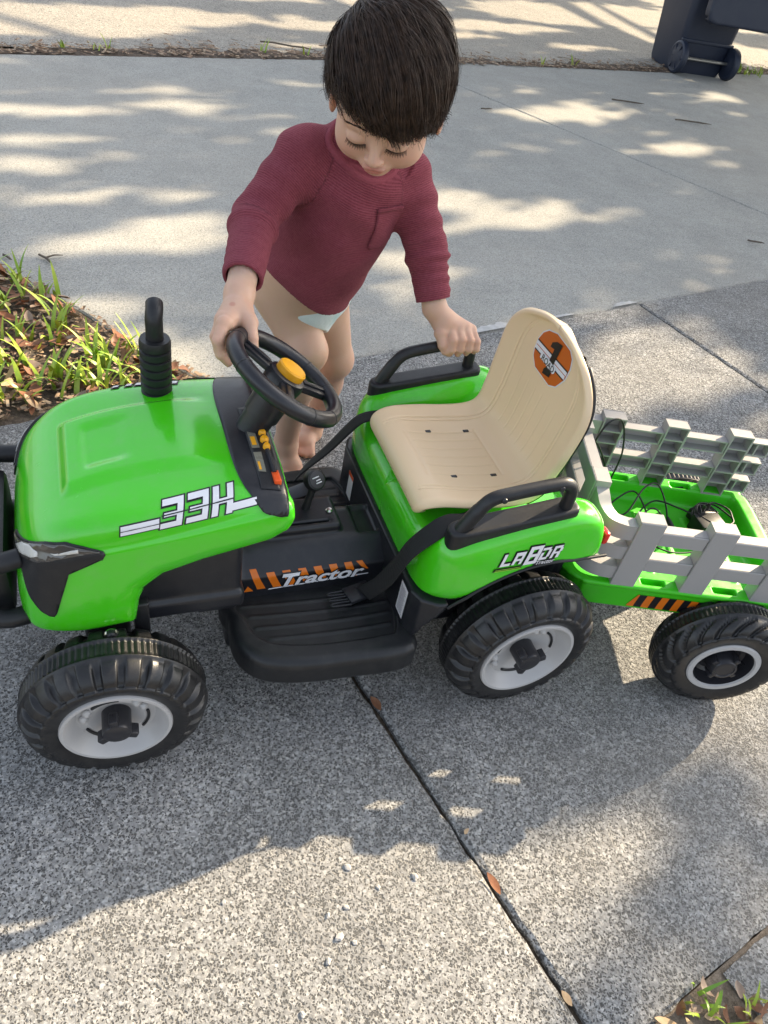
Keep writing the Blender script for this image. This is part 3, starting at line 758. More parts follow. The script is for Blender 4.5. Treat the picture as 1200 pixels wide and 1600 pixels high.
for i in range(nu):
    x, z, w = cc[i]; u = arc[i]
    back = sst(.50, .62, u / ARC)
    wing = .010 * sst(.0, .30, u / ARC) * (1 - back) + .014 * back
    # rounded top of the backrest and rounded front corners
    ut = np.clip((u - (ARC - .088)) / .088, 0, 1); w = w * max(1 - ut ** 2.5, 0) ** .5 if ut > 0 else w
    w = max(w, .0005)
    uf = np.clip((.05 - u) / .05, 0, 1); w *= (1 - .10 * uf ** 2)
    av = np.abs(vv)
    h = wing * np.clip((av - .42) / .58, 0, 1) ** 1.7
    # stitched-look mouldings: an outer double seam and ribs in the middle
    un = u / ARC
    for c_, wd, dp in ((.655, .012, .0021), (.715, .012, .0021)):
        cv = c_ + .02 * math.sin(un * 6)
        if .10 < un < .965: h = h - dp * np.exp(-((av - cv) / wd) ** 2)
    if .165 < un < .43 or .545 < un < .76:
        for c_ in (-.42, -.25, -.08, .08, .25, .42): h = h - .0007 * np.exp(-((vv - c_) / .011) ** 2)
    if abs(un - .155) < .012 or abs(un - .44) < .012: h = h - .0013 * (av < .47) * math.exp(-(min(abs(un - .155), abs(un - .44)) / .004) ** 2)
    # rolled rim
    rim_ = np.clip((av - .93) / .07, 0, 1); h = h - .008 * rim_ ** 2
    V[i, :, 0] = x + NC[i, 0] * h; V[i, :, 2] = z + NC[i, 1] * h; V[i, :, 1] = w * vv
Vf = V.reshape(-1, 3); ii = np.arange(nu - 1)[:, None]; jj = np.arange(nv - 1)[None]
Q = np.stack([ii * nv + jj, (ii + 1) * nv + jj, (ii + 1) * nv + jj + 1, ii * nv + jj + 1], -1).reshape(-1, 4)
seat = link('seat', mesh_np('seat', Vf, Q), 'beige', TR)
md = seat.modifiers.new('s', 'SOLIDIFY'); md.thickness = .007; md.offset = 0
SEB = bvh_of(seat)
# dark back shell of the seat
V2 = V.copy(); V2[:, :, 0] += -NC[:, None, 0] * .0075; V2[:, :, 2] += -NC[:, None, 1] * .0075; V2[:, :, 1] *= .965
V2 = V2[104:206]; n2 = len(V2); ii = np.arange(n2 - 1)[:, None]
Q2 = np.stack([ii * nv + jj, (ii + 1) * nv + jj, (ii + 1) * nv + jj + 1, ii * nv + jj + 1], -1).reshape(-1, 4)
sb = link('seat_back_shell', mesh_np('seat_back_shell', V2.reshape(-1, 3), Q2), 'black', TR); md = sb.modifiers.new('s', 'SOLIDIFY'); md.thickness = .008; md.offset = 0
# four fixing slots in the pan
for x_ in (-.108, -.041):
    for y_ in (-.054, .054):
        h_ = SEB.ray_cast(Vector((x_, y_, .45)), Vector((0, 0, -1)))
        mb = MB().box((x_, y_, h_[0].z + .0032), (.0050, .0028, .0012), bev=.0011); mb.build('fixing_slot', 'hub_dark', seat)
# round sticker: orange octagon, white stripes, a black 1 and ROAD
so, su, sv = Vector((.030, 0, .517)), Vector((0, -1, 0)), Vector((.08, 0, 1))
oc = [(-.030, .0275), (-.009, .0345), (.0300, .0315), (.0400, .0240), (.0440, .0100), (.0420, -.0080), (.0300, -.0275), (.0150, -.0350), (-.0300, -.0330), (-.0440, -.0215), (-.0470, -.0120), (-.0470, .0047), (-.0410, .0180)]
def grow(P, k): return [(a * k, b * k) for a, b in P]
SEBs = SEB
def std(nm, P, m, lf, par): return decal(nm, P, so, su, sv, m, par, SEBs, .0038 + lf, .006)
stk = std('round_sticker', [grow(oc, 1.05)], 'st_white', 0, seat)
std('sticker_face', [oc], 'st_seat', .0005, stk)
def bnd(y0, y1, a=-.0466, b=.0425): return [(a, y0), (b, y0 + .001), (b, y1 + .001), (a, y1)]
std('sticker_stripe', [bnd(-.0118, -.0098, -.0462, .0402)], 'st_black', .0010, stk)
std('sticker_stripe', [bnd(-.0098, -.0040, -.0466, .0412), bnd(-.0028, .0028)], 'st_white', .0010, stk)
std('sticker_stripe', [bnd(.0028, .0048, -.0466, .0432)], 'st_black', .0010, stk)
one = [(-.0080, -.0295), (.0100, -.0255), (.0105, -.018), (.0075, -.016), (.0120, .0285), (-.0015, .0262), (-.0120, .0195), (-.0128, .0118), (-.0020, .0140), (-.0050, -.018), (-.0085, -.0215)]
std('sticker_numeral', [one], 'st_black', .0016, stk)
std('sticker_word_plate', [[(-.0262, -.0140), (.0150, -.0165), (.0182, -.0135), (.0178, -.0062), (-.0205, -.0034), (-.0264, -.0070)]], 'st_white', .0021, stk)
tp = text_polys('ROAD', .0135, .1, .00010, .98)
tp = [[(a - .0222, b - .0140 - .05 * a) for a, b in q] for q in tp]
o_ = decal('sticker_word', tp, so, su, sv, 'st_black', stk, SEBs, .0064, .006, one=True)

# ---- tail lamps, hitch
for s_ in (-1, 1):
    mb = MB().box((.0865, s_ * .183, .331), (.0050, .010, .011), bev=.004); mb.build('tail_lamp', 'red', TR)
mb = MB().tube([(.04, 0, .20), (.13, -.02, .175)], .013, 10); mb.box((.12, -.018, .175), (.02, .016, .012), bev=.004); mb.build('tow_hook', 'black', TR)

# ---- gear lever
mb = MB().tube([(-.303, .022, .245), (-.297, .024, .272), (-.294, .025, .286)], [.0075, .0055, .0065], 12); gl = mb.build('gear_lever', 'black', TR)
kn = Vector((-.292, .026, .302)); kd = Vector((.25, -.62, .55)).normalized()
mb = MB().lathe([(0, -.012), (.010, -.0115), (.0165, -.006), (.0175, .001), (.0155, .006), (.0125, .007)], ax='z', n=28); me = mb.mesh('knob'); me.transform(Matrix.Translation(kn) @ kd.to_track_quat('Z', 'Y').to_matrix().to_4x4()); link('knob', me, 'black', gl)
mb = MB().lathe([(.0128, .0066), (.0128, .0074), (0, .0078)], ax='z', n=28); me = mb.mesh('knob_face'); me.transform(Matrix.Translation(kn) @ kd.to_track_quat('Z', 'Y').to_matrix().to_4x4()); link('knob_face', me, 'hub_dark', gl)
mb = MB()
for y_, w_ in ((.004, .006), (-.001, .004), (-.005, .005)): mb.box((-.002 if y_ > 0 else .001, y_, .0080), (w_, .0009, .0003))
me = mb.mesh('knob_print'); me.transform(Matrix.Translation(kn) @ kd.to_track_quat('Z', 'Y').to_matrix().to_4x4()); link('knob_print', me, 'st_white', gl)
mb = MB().lathe([(0, .004), (.0035, .0035), (.0055, .001), (.0055, 0)], c=(-.268, .010, .2505), ax='z', n=14); mb.build('shift_gate_screw', 'metal', TR)

# ---- front guard: plate and two bowed tubes
mb = MB().box((-.722, 0, .272), (.012, .085, .052), bev=.008)
fg = mb.build('front_guard', 'black', TR)
mb = MB()
for z_, dz in ((.232, 0), (.335, .02)):
    P = catmull([(-.690, -.098, z_), (-.722, -.102, z_), (-.748, -.085, z_ + dz), (-.756, -.04, z_ + dz), (-.757, 0, z_ + dz), (-.756, .04, z_ + dz), (-.748, .085, z_ + dz), (-.722, .102, z_), (-.690, .098, z_)], 6)
    mb.tube(P, .0125, 14)
mb.build('guard_tube', 'black', fg)
# ---- prints, belt and small fittings on the tractor
RB = bvh_of(rear); SKB = bvh_of(skirt); CHB = bvh_of(chassis); DB = HB0
# "LA8DR" badge on both rear flanks
def flank(sgn):
    if sgn < 0: O, U, Vv = (-.098, -.212, .3225), (1, 0, .05), (0, .3, 1)
    else: O, U, Vv = (.015, .212, .3285), (-1, 0, -.05), (0, -.3, 1)
    w, h, g = .0150, .0205, .0030; sh = .30
    big = letters('8', .0405, -.0035, .0200, .0300, 0, sh, .0016)
    L1 = letters('LA', .004, 0, w, h, g, sh, .0016) + big + letters('DR', .0630, .001, w, h, g, sh, .0016)
    plate = [[(-.004, -.0095), (.040, -.0105), (.040, -.0045), (-.002, -.0035)], [(.058, -.0085), (.0905, -.0080), (.092, -.0005), (.060, -.0010)]]
    decal('badge_outline', L1 + plate, O, U, Vv, 'st_black', TR, RB, .0006)
    L2 = letters('LA', .004, 0, w, h, g, sh) + letters('8', .0405, -.0035, .0200, .0300, 0, sh) + letters('DR', .0630, .001, w, h, g, sh)
    decal('badge_lettering', L2, O, U, Vv, 'st_white', TR, RB, .0022)
    decal('badge_underline', [[(-.002, -.0085), (.039, -.0093), (.039, -.0080), (-.0015, -.0070)], [(-.001, -.0060), (.038, -.0066), (.038, -.0056), (-.0008, -.0050)]], O, U, Vv, 'st_green', TR, RB, .0024)
    tp = text_polys('Tractor', .0095, .25, .0001, 1.0); tp = [[(a + .0600, b - .0068) for a, b in q] for q in tp]
    decal('badge_small_word', tp, O, U, Vv, 'st_white', TR, RB, .0026, one=True)
for s_ in (-1, 1): flank(s_)
# hazard print with the word Tractor on the tunnel wall
def tun_print(sgn):
    if sgn < 0: O, U, Vv = (-.408, -.07, .1745), (1, 0, .0), (0, 0, 1)
    else: O, U, Vv = (-.212, .07, .1745), (-1, 0, 0), (0, 0, 1)
    ob = []
    for k in range(8):
        x0 = .004 + k * .0240; hh = .034 if k == 0 else .0285
        ob.append([(x0 + .012, .004), (x0 + .0245, .004), (x0 + .0245 - .0125 * (hh / .03), .004 + hh), (x0 + .0005, .004 + hh)] if k < 7 else [(x0 + .012, .018), (x0 + .017, .018), (x0 + .006, .0325), (x0 - .004, .0325)])
    ob.append([(-.004, .002), (.010, .002), (.0015, .014)])
    decal('hazard_stripe', ob, O, U, Vv, 'st_orange', TR, CHB, .0007)
    b1 = text_polys('Tractor', .0330, .28, .0022, 1.25); b0 = text_polys('Tractor', .0330, .28, .0009, 1.25)
    mv = lambda P: [[(a + .046, b + .0055) for a, b in q] for q in P]
    bar = [[(.032, .0005), (.190, .0060), (.190, .0085), (.034, .0030)]]
    decal('tunnel_word_outline', mv(b1), O, U, Vv, 'st_black', TR, CHB, .0015, one=True)
    decal('tunnel_word', mv(b0), O, U, Vv, 'st_white', TR, CHB, .0022, one=True)
    decal('tunnel_underline', bar, O, U, Vv, 'st_white', TR, CHB, .0011)
for s_ in (-1, 1): tun_print(s_)
# warning label on the skirt
lab = decal('warning_label', [[(-.012, -.030), (.012, -.030), (.012, .030), (-.012, .030)]], (-.199, -.150, .208), (.35, -1, 0), (-.05, 0, 1), 'paper', TR, SKB, .0008)
lines = [[(-.009, y_), (.009 - .004 * ((i * 7) % 3) / 3, y_), (.009 - .004 * ((i * 7) % 3) / 3, y_ + .0011), (-.009, y_ + .0011)] for i, y_ in enumerate(np.arange(-.025, .024, .0034))]
decal('label_small_print', lines, (-.199, -.150, .208), (.35, -1, 0), (-.05, 0, 1), 'print_grey', lab, SKB, .0013)
lab2 = decal('warning_label', [[(-.011, -.026), (.011, -.026), (.011, .026), (-.011, .026)]], (-.199, .115, .200), (0, -1, 0), (0, 0, 1), 'paper', TR, SKB, .0008)
decal('label_red_band', [[(-.011, .018), (.011, .018), (.011, .026), (-.011, .026)]], (-.199, .115, .200), (0, -1, 0), (0, 0, 1), 'orange', lab2, SKB, .0013)

# lap belt: one ribbon over the far side, one over the near side down to its buckle
def ribbon(path, wdir, w, name, parent, m='webbing', th=.0016):
    P = catmull(path, 8); mb = MB(); prev = None; n = len(P); Wd = catmull(wdir, 8) if len(wdir) == len(path) else [wdir[0]] * n
    rows = []
    for p, d in zip(P, Wd):
        d = np.array(d, float); d /= np.linalg.norm(d); rows.append([mb.bm.verts.new(p - d * w), mb.bm.verts.new(p - d * w * .5), mb.bm.verts.new(p), mb.bm.verts.new(p + d * w * .5), mb.bm.verts.new(p + d * w)])
    for a, b in zip(rows, rows[1:]):
        for k in range(4): mb.bm.faces.new((a[k], a[k + 1], b[k + 1], b[k]))
    o = mb.build(name, m, parent); md = o.modifiers.new('s', 'SOLIDIFY'); md.thickness = th; md.offset = 0; return o
belt = ribbon([(-.075, -.105, .345), (-.105, -.122, .347), (-.140, -.142, .361), (-.172, -.150, .350), (-.200, -.146, .315), (-.212, -.140, .275), (-.222, -.125, .225), (-.238, -.105, .180)],
       [(1, .1, 0), (1, -.1, .1), (.8, -.6, .1), (.3, -1, 0), (0, -1, 0), (0, -1, .1), (.4, -1, .2), (.5, -1, 0)], .0150, 'seat_belt', TR)
ribbon([(-.08, .100, .345), (-.13, .112, .345), (-.168, .118, .344), (-.194, .122, .336), (-.212, .128, .310), (-.232, .145, .262), (-.262, .165, .205), (-.275, .170, .178)],
       [(1, 0, 0), (0, 1, 0), (0, 1, 0), (0, 1, -.1), (.1, 1, 0), (.2, 1, 0), (.5, 1, 0), (.7, 1, 0)], .0125, 'seat_belt', TR)
bk = link('belt_buckle', None, parent=TR)
mb = MB().box((-.243, -.098, .176), (.022, .015, .0040), Matrix.Rotation(.25, 3, 'Z'), .002); mb.build('buckle_body', 'black_satin', bk)
for k in (-1, 0, 1):
    mb = MB(); c = Vector((-.272, -.105 + k * .0105, .176))
    P = catmull([c + Vector((.012, .0030, 0)), c + Vector((-.012, .0026, 0)), c + Vector((-.019, 0, 0)), c + Vector((-.012, -.0026, 0)), c + Vector((.012, -.0030, 0))], 5)
    mb.tube(P, .0015, 8); mb.build('prong', 'black_satin', bk)

# dashboard fittings
def on(x, y, z0=.52):
    h = DB.ray_cast(Vector((x, y, z0)), Vector((0, 0, -1))); return h[0]
gp = decal('gauge_panel', [[(-.411, -.118), (-.388, -.122), (-.386, .040), (-.411, .036)]], (0, 0, .40), (1, 0, 0), (0, 1, 0), 'black', TR, DB, .0030, .005, thick=.0015)
decal('gauge_print', [[(-.409, -.050), (-.399, -.050), (-.399, .010), (-.409, .008)], [(-.409, -.092), (-.400, -.094), (-.399, -.058), (-.409, -.058)]], (0, 0, .40), (1, 0, 0), (0, 1, 0), 'st_key', gp, DB, .0036, .005)
decal('gauge_mark', [[(-.4075, -.045), (-.4015, -.045), (-.4015, -.028), (-.4075, -.028)], [(-.4075, -.090), (-.4045, -.090), (-.4045, -.076), (-.4075, -.076)]], (0, 0, .40), (1, 0, 0), (0, 1, 0), 'yellow', gp, DB, .0042, .005)
mb = MB()
a_, b_ = on(-.390, .028), on(-.390, -.098)
mb.tube([a_ + Vector((0, 0, .005)), b_ + Vector((0, 0, .005))], .0032, 8); mb.build('slider_track', 'black_satin', gp)
ky = link('ignition_key', None, parent=TR)
q = on(-.391, -.004)
mb = MB().lathe([(.0062, 0), (.0062, .006), (.0045, .0085), (0, .009)], c=q, ax='z', n=16); mb.box(q + Vector((.004, .002, .014)), (.0028, .0078, .0068), bev=.002); mb.build('key_bow', 'yellow', ky)
for yy, r_ in ((-.022, .0050), (-.036, .0056), (-.050, .0048)):
    q = on(-.390, yy); mb = MB().lathe([(r_, 0), (r_, .007), (r_ * .7, .0095), (0, .010)], c=q, ax='z', n=14); mb.build('push_button', 'yellow', TR)
q = on(-.389, -.104); mb = MB().box(q + Vector((0, 0, .002)), (.0046, .0105, .0050), bev=.002); mb.build('start_button', 'orange', TR)
# pedal on the far footboard
mb = MB().box((-.285, .120, .190), (.026, .016, .005), Matrix.Rotation(-.35, 3, 'Y'), .003); mb.box((-.268, .12, .178), (.010, .010, .012), bev=.003); mb.build('pedal', 'black_satin', TR)
# ================================================================== TRAILER (own frame: x back along the bed, y away from the viewer)
TB = math.radians(-19.3)
T0 = Vector((.423 * math.cos(TB) - .017 * math.sin(TB), .423 * math.sin(TB) + .017 * math.cos(TB), 0))
TL = thing('toy_trailer', 'small green toy trailer with grey fence sides hitched behind the tractor', 'toy trailer', T0, TB)
TO = [(-.298, -.085), (-.292, -.118), (-.268, -.138), (-.23, -.143), (.06, -.143), (.090, -.128), (.100, -.09), (.100, .09), (.090, .128), (.06, .143), (-.23, .143), (-.268, .138), (-.292, .118), (-.298, .085)]
TO = catmull(TO, 3, True)
def tub_fn(p):
    x, y, z = p[:, 0], p[:, 1], p[:, 2]
    e = s_poly(x, y, TO)
    fl = np.clip((.163 - z) / .06, -1, .0)         # walls flare slightly
    out = smax(np.maximum(e + .004 * sst(.215, .165, z), 0 * e + e), np.maximum(z - .2155, .158 - z), .006)
    lip = smax(e - .004, np.abs(z - .2125) - .004, .004)
    d = smin(out, lip, .004)
    # tray sunk inside a broad flange with sloping inner walls
    inn = e + .023 + .25 * np.clip(.215 - z, 0, .06)
    d = smax(d, -smax(inn, .184 - z, .012), .006)
    # low ribs on the tray floor
    rib = np.maximum(np.maximum(np.abs(((x + .3) % .05) - .025) - .004, np.abs(z - .184) - .0025), np.abs(y) - .075)
    d = np.where(np.abs(x + .09) < .15, smin(d, rib, .003), d)
    # open pockets in the flange between the posts
    for xx in (-.150, -.028):
        for s_ in (-1, 1):
            d = smax(d, -s_box(p, (xx, s_ * .1315, .213), (.020, .0070, .012), .003), .002)
    return d
tub = iso_obj('tub', tub_fn, (-.32, -.16, .145), (.12, .16, .225), .0024, 'green_matte', TL)
mb = MB()
TUBB = bvh_of(tub)
hz = []
for k in range(13):
    x0 = -.178 + k * .0125
    hz.append([(x0, .1655), (x0 + .0125, .1655), (x0 + .0125, .1965), (x0 + (.010 if k == 0 else 0), .1965)])
for s_ in (-1, 1):
    O, U, Vv = ((0, -.143, 0), (1, 0, 0), (0, 0, 1)) if s_ < 0 else ((-.11, .143, 0), (-1, 0, 0), (0, 0, 1))
    mv = (lambda P: P) if s_ < 0 else (lambda P: [(a + .09, b) for a, b in P])
    decal('hazard_stripe', [mv(q) for q in hz[0::2]], O, U, Vv, 'st_orange', TL, TUBB, .0010)
    decal('hazard_stripe', [mv(q) for q in hz[1::2]], O, U, Vv, 'st_black', TL, TUBB, .0010)
# chassis rail, drawbar, axle
mb = MB().box((-.10, 0, .150), (.17, .035, .010), bev=.004); mb.box((-.33, .004, .160), (.075, .012, .009), bev=.004); mb.build('drawbar', 'black', TL)
MB().tube([(0, -.18, .1087), (0, .18, .1087)], .010, 12).build('axle', 'black', TL)
# wheels
mbr = MB().lathe([(.0590, .006), (.0595, -.002), (.0575, -.0042), (.0500, -.0042), (.0485, -.001)], n=72); ME['ring_t'] = mbr.mesh('rim_ring')
mbr = MB().lathe([(.0487, -.0012), (.0465, .008), (.043, .022), (.037, .026), (.028, .024), (.026, .018), (.0240, .004), (.0205, -.006), (.0195, -.008), (.0160, -.0085), (.0150, -.0070), (0, -.0070)], n=64)
for q in range(4):
    a = q * PI / 2 + .4; mbr.box((.0245 * math.cos(a), .004, .0245 * math.sin(a)), (.0045, .010, .0045), Matrix.Rotation(-a, 3, 'Y'), .0015)
ME['disc_t'] = mbr.mesh('wheel_disc')
for s_ in (-1, 1):
    w = wheel(TL, 0, s_ * .2055, s_, .1087, 'trailer', spin=.4 + s_)
    for nm, m_ in (('ring_t', 'rim'), ('disc_t', 'hub_dark')):
        o = link('rim_ring' if nm == 'ring_t' else 'wheel_disc', ME[nm], m_, w); o.location = (0, -.040 + .006, 0)

# fence sides: each post and rail a hollow moulding, closed outside and ribbed inside
def channel(L, w, d, ribs, th=.0028):
    """board of length L along local x, width w along z, depth d along y (outer skin at -y)"""
    mb = MB()
    mb.box((L / 2, -d / 2 + th / 2, 0), (L / 2, th / 2, w / 2), bev=.0012, seg=1)
    for s_ in (-1, 1): mb.box((L / 2, th / 2, s_ * (w / 2 - th / 2)), (L / 2 - .0002, d / 2 - th / 2, th / 2 - .0001), bev=0)
    for r_ in ribs: mb.box((min(max(r_, th / 2 + .0003), L - th / 2 - .0003), th / 2, 0), (th / 2, d / 2 - th / 2 - .0002, w / 2 - th))
    return mb
PX = (-.205, -.090, .030); PH = .140
def side_panel(sgn):
    fr = link('fence_panel', None, parent=TL)
    fr.location = (0, sgn * .133, 0)
    if sgn > 0: fr.rotation_euler = (0, 0, 0)
    for px in PX:
        mb = channel(PH - .003, .040, .026, (.0, .030, .055, .083, .108, PH))
        me = mb.mesh('post'); me.transform(Matrix.Rotation(-PI / 2, 4, 'Y'))
        if sgn > 0: me.transform(Matrix.Rotation(PI, 4, 'Z'))
        o = link('post', me, 'grey', fr); o.location = (px, 0, .213)
    for zc in (.319, .262):
        segs = list(zip(PX[:-1], PX[1:]))
        for a, b in segs:
            L = b - a - .0405; me = channel(L, .026, .020, (0, L)).mesh('rail')
            if sgn > 0: me.transform(Matrix.Rotation(PI, 4, 'Z')); me.transform(Matrix.Translation((L, 0, 0)))
            o = link('rail', me, 'grey', fr); o.location = (a + .02025, 0, zc)
    for zc in (.325, .283, .240):       # short stubs at the tail end
        me = channel(.040, .028, .020, (0, .026, .040)).mesh('rail_stub')
        if sgn > 0: me.transform(Matrix.Rotation(PI, 4, 'Z')); me.transform(Matrix.Translation((.040, 0, 0)))
        o = link('rail_stub', me, 'grey', fr); o.location = (PX[-1] + .02025, 0, zc)
    # curved corner rails running to the front panel
    for zc, w_, rise in ((.325, .028, .022), (.283, .026, .010), (.240, .026, .0)):
        P = [(PX[0] - .02025, 0, zc), (-.240, 0, zc), (-.260, -sgn * .006, zc + rise * .1), (-.272, -sgn * .020, zc + rise * .4), (-.276, -sgn * .036, zc + rise * .8), (-.277, -sgn * .052, zc + rise)]
        P = catmull(P, 5); mb = MB(); rows = []
        for i, q in enumerate(P):
            tg = np.array(P[min(i + 1, len(P) - 1)]) - np.array(P[max(i - 1, 0)]); tg[2] = 0; tg /= np.linalg.norm(tg); nr = np.array([tg[1], -tg[0], 0])
            q = np.array(q); c = [q + nr * .010 + [0, 0, w_ / 2], q - nr * .010 + [0, 0, w_ / 2], q - nr * .010 - [0, 0, w_ / 2], q + nr * .010 - [0, 0, w_ / 2]]
            rows.append([mb.bm.verts.new(v) for v in c])
        for a, b in zip(rows, rows[1:]):
            for k in range(4): mb.bm.faces.new((a[k], a[(k + 1) % 4], b[(k + 1) % 4], b[k]))
        mb.bm.faces.new(rows[0]); mb.bm.faces.new(rows[-1][::-1])
        mb.build('corner_rail', 'grey', fr, angle=40)
for s_ in (-1, 1): side_panel(s_)
ff = link('front_fence', None, parent=TL); ff.location = (-.277, 0, 0)
for zc in (.347, .293, .240):
    L = .162; me = channel(L, .028 if zc > .34 else .026, .020, (0, L / 3, 2 * L / 3, L)).mesh('rail'); me.transform(Matrix.Rotation(-PI / 2, 4, 'Z')); me.transform(Matrix.Translation((0, .081, 0)))
    o = link('rail', me, 'grey', ff); o.location = (0, 0, zc)
for yy in (-.068, .068):
    me = channel(.158, .036, .026, (0, .158)).mesh('post'); me.transform(Matrix.Rotation(-PI / 2, 4, 'Y')); me.transform(Matrix.Rotation(-PI / 2, 4, 'Z'))
    o = link('post', me, 'grey', ff); o.location = (-.002, yy, .213)

# ---- charger left in the tray
def tw(x, y, z): q = Matrix.Rotation(TB, 4, 'Z') @ Vector((x, y, z)); return q + T0
CHP = tw(.000, .052, .186)
ch = thing('battery_charger', 'black plug-in charger with its cable coiled on the trailer floor', 'charger', CHP, TB + .25)
MB().box((0, -.012, .017), (.026, .019, .0165), bev=.003).build('adapter_body', 'cord', ch)
MB().box((.014, .024, .012), (.024, .016, .011), Matrix.Rotation(.3, 3, 'Z'), .003).build('plug_housing', 'cord', ch)
for k in (-1, 1): MB().box((.014 + k * .006, .024 + k * .002, .028), (.0008, .0032, .008), Matrix.Rotation(.3, 3, 'Z')).build('plug_blade', 'metal', ch)
pl = MB().box((-.0005, -.0315, .018), (.018, .0004, .011)); pl.build('rating_label', 'hub_dark', ch)
inv = Matrix.Translation(CHP) @ Matrix.Rotation(TB + .25, 4, 'Z'); inv = inv.inverted()
mb = MB()
def cable(pts, r=.0016, loc=True):
    P = [inv @ tw(*q) for q in pts]; mb.tube(catmull(P, 8), r, 8)
def coil(cx, cy, cz, rx, ry, n, ph, dz=.001, wob=.004, seed=0):
    r_ = random.Random(seed); return [(cx + (rx + r_.uniform(-wob, wob)) * math.cos(ph + k * .7), cy + (ry + r_.uniform(-wob, wob)) * math.sin(ph + k * .7), cz + dz * k + r_.uniform(0, .004)) for k in range(n)]
lead = [(-.262, .050, .30), (-.245, .062, .372), (-.215, .075, .375), (-.190, .078, .31), (-.190, .072, .235), (-.180, .05, .200), (-.150, .045, .205), (-.118, .085, .235), (-.085, .105, .232), (-.062, .080, .200), (-.072, .040, .190), (-.105, .015, .190), (-.120, .055, .192), (-.085, .09, .205), (-.045, .07, .212), (-.012, .05, .214)]
cable(lead + coil(.018, .062, .220, .036, .030, 24, 2.6, -.0008, .007, 3))
cable([(-.268, .055, .300), (-.258, .066, .335), (-.235, .074, .318), (-.205, .080, .270), (-.192, .078, .225)])
cable([(-.19, .01, .190), (-.14, .03, .196), (-.10, .06, .212), (-.075, .05, .200), (-.060, .015, .190), (-.030, -.005, .190), (.000, .02, .194)])
cable([(-.20, .04, .190), (-.165, .07, .215), (-.130, .085, .224), (-.105, .05, .198), (-.115, .00, .190), (-.085, -.025, .190), (-.04, -.02, .190), (.005, .0, .194)])
mb.build('cable', 'cord', ch)
q0, q1 = inv @ tw(-.070, .050, .204), inv @ tw(-.062, .022, .196)
MB().tube([q0, q0.lerp(q1, .3), q0.lerp(q1, .7), q1], [.0024, .0045, .0050, .0050], 12).build('cable_plug', 'cord', ch)
# ================================================================== CHILD
YW = math.radians(-5); PT = math.radians(27)
_ca = np.array([-.361, -.9325, 0]); _l = np.array([.9325, -.361, 0])
_fh = _ca * math.cos(YW) + _l * math.sin(YW); HL = _l * math.cos(YW) - _ca * math.sin(YW)
HF = _fh * math.cos(PT) - np.array([0, 0, math.sin(PT)]); HU = _fh * math.sin(PT) + np.array([0, 0, math.cos(PT)])
HS = .945; HC = np.array([-.2015, .2010, .7875]); HR = np.stack([HL, HU, HF], 1)       # columns: his left, up, face-forward
def hp(l, u, f): return HC + (HL * l + HU * u + HF * f) * HS
def V3(*a): return np.array(a, float)

# joints
NECK0, NECK1 = hp(0, -.045, -.030), V3(-.196, .300, .675)
SHR, ELR, WRR = V3(-.282, .292, .672), V3(-.352, .250, .600), V3(-.396, .122, .556)
SHL, ELL, WLL = V3(-.118, .285, .655), V3(-.082, .250, .566), V3(-.066, .204, .484)
HIPR, KNR, ANR = V3(-.262, .395, .410), (-0.2290, 0.3350, 0.3300), (-0.2250, 0.4150, 0.0620)
HIPL, KNL, ANL = V3(-.190, .420, .405), (-0.1400, 0.4300, 0.2490), (-0.1420, 0.5050, 0.0230)
TOE_R, HEEL_R = (-0.2160, 0.3690, 0.0160), V3(-.226, .436, .020)
TOE_L, HEEL_L = (-0.1800, 0.4390, 0.0140), V3(-.150, .535, .020)
CH, BE = V3(-.196, .302, .630), V3(-.234, .372, .465)

# ---- right hand on the wheel rim, left hand on the far armrest: palm, five fingers with two bends each
def hand_fn(palm, fingers):
    def fn(p):
        d = None
        for a, b, ra, rb, k in palm:
            q = s_cone(p, a, b, ra, rb); d = q if d is None else smin(d, q, k)
        for ch in fingers:
            e = None
            for (a, ra), (b, rb) in zip(ch, ch[1:]):
                q = s_cone(p, a, b, ra, rb); e = q if e is None else smin(e, q, .0022)
            d = smin(d, e, .0042)
            kn = np.asarray(ch[1][0], float); d = smin(d, np.linalg.norm(p - kn, axis=1) - ch[1][1] * 1.10, .002)
        return d
    return fn
RW = WRR
rk = [(-0.4290, 0.0520, 0.5540), (-0.4280, 0.0680, 0.5500), (-0.4230, 0.0830, 0.5440), (-0.4150, 0.0960, 0.5360)]
rm = [(-0.4390, 0.0340, 0.5400), (-0.4380, 0.0530, 0.5350), (-0.4330, 0.0720, 0.5270), (-0.4220, 0.0860, 0.5200)]
rt2 = [(-0.4360, 0.0300, 0.5240), (-0.4340, 0.0500, 0.5170), (-0.4270, 0.0690, 0.5090), (-0.4150, 0.0830, 0.5030)]
rt = [(-0.4260, 0.0320, 0.5100), (-0.4230, 0.0520, 0.5030), (-0.4160, 0.0700, 0.4950), (-0.4060, 0.0830, 0.4910)]
palmR = [(RW, (-0.4080, 0.0880, 0.5450), .0185, .0185, .01), ((-0.4080, 0.0880, 0.5450), (-0.4250, 0.0560, 0.5510), .0160, .0098, .010), ((-0.4050, 0.0900, 0.5460), (-0.4260, 0.0680, 0.5490), .0165, .0102, .010), ((-0.4020, 0.0960, 0.5420), (-0.4210, 0.0830, 0.5420), .0160, .0095, .010), ((-0.3990, 0.1020, 0.5390), (-0.4140, 0.0960, 0.5350), .0150, .0085, .010), ((-0.4020, 0.0900, 0.5470), (-0.3940, 0.0700, 0.5480), .0155, .0105, .010)]
fR = [[((-0.4160, 0.0700, 0.5510), .0085), (rk[0], .0084), (rm[0], .0074), (rt2[0], .0068), (rt[0], .0056)]]
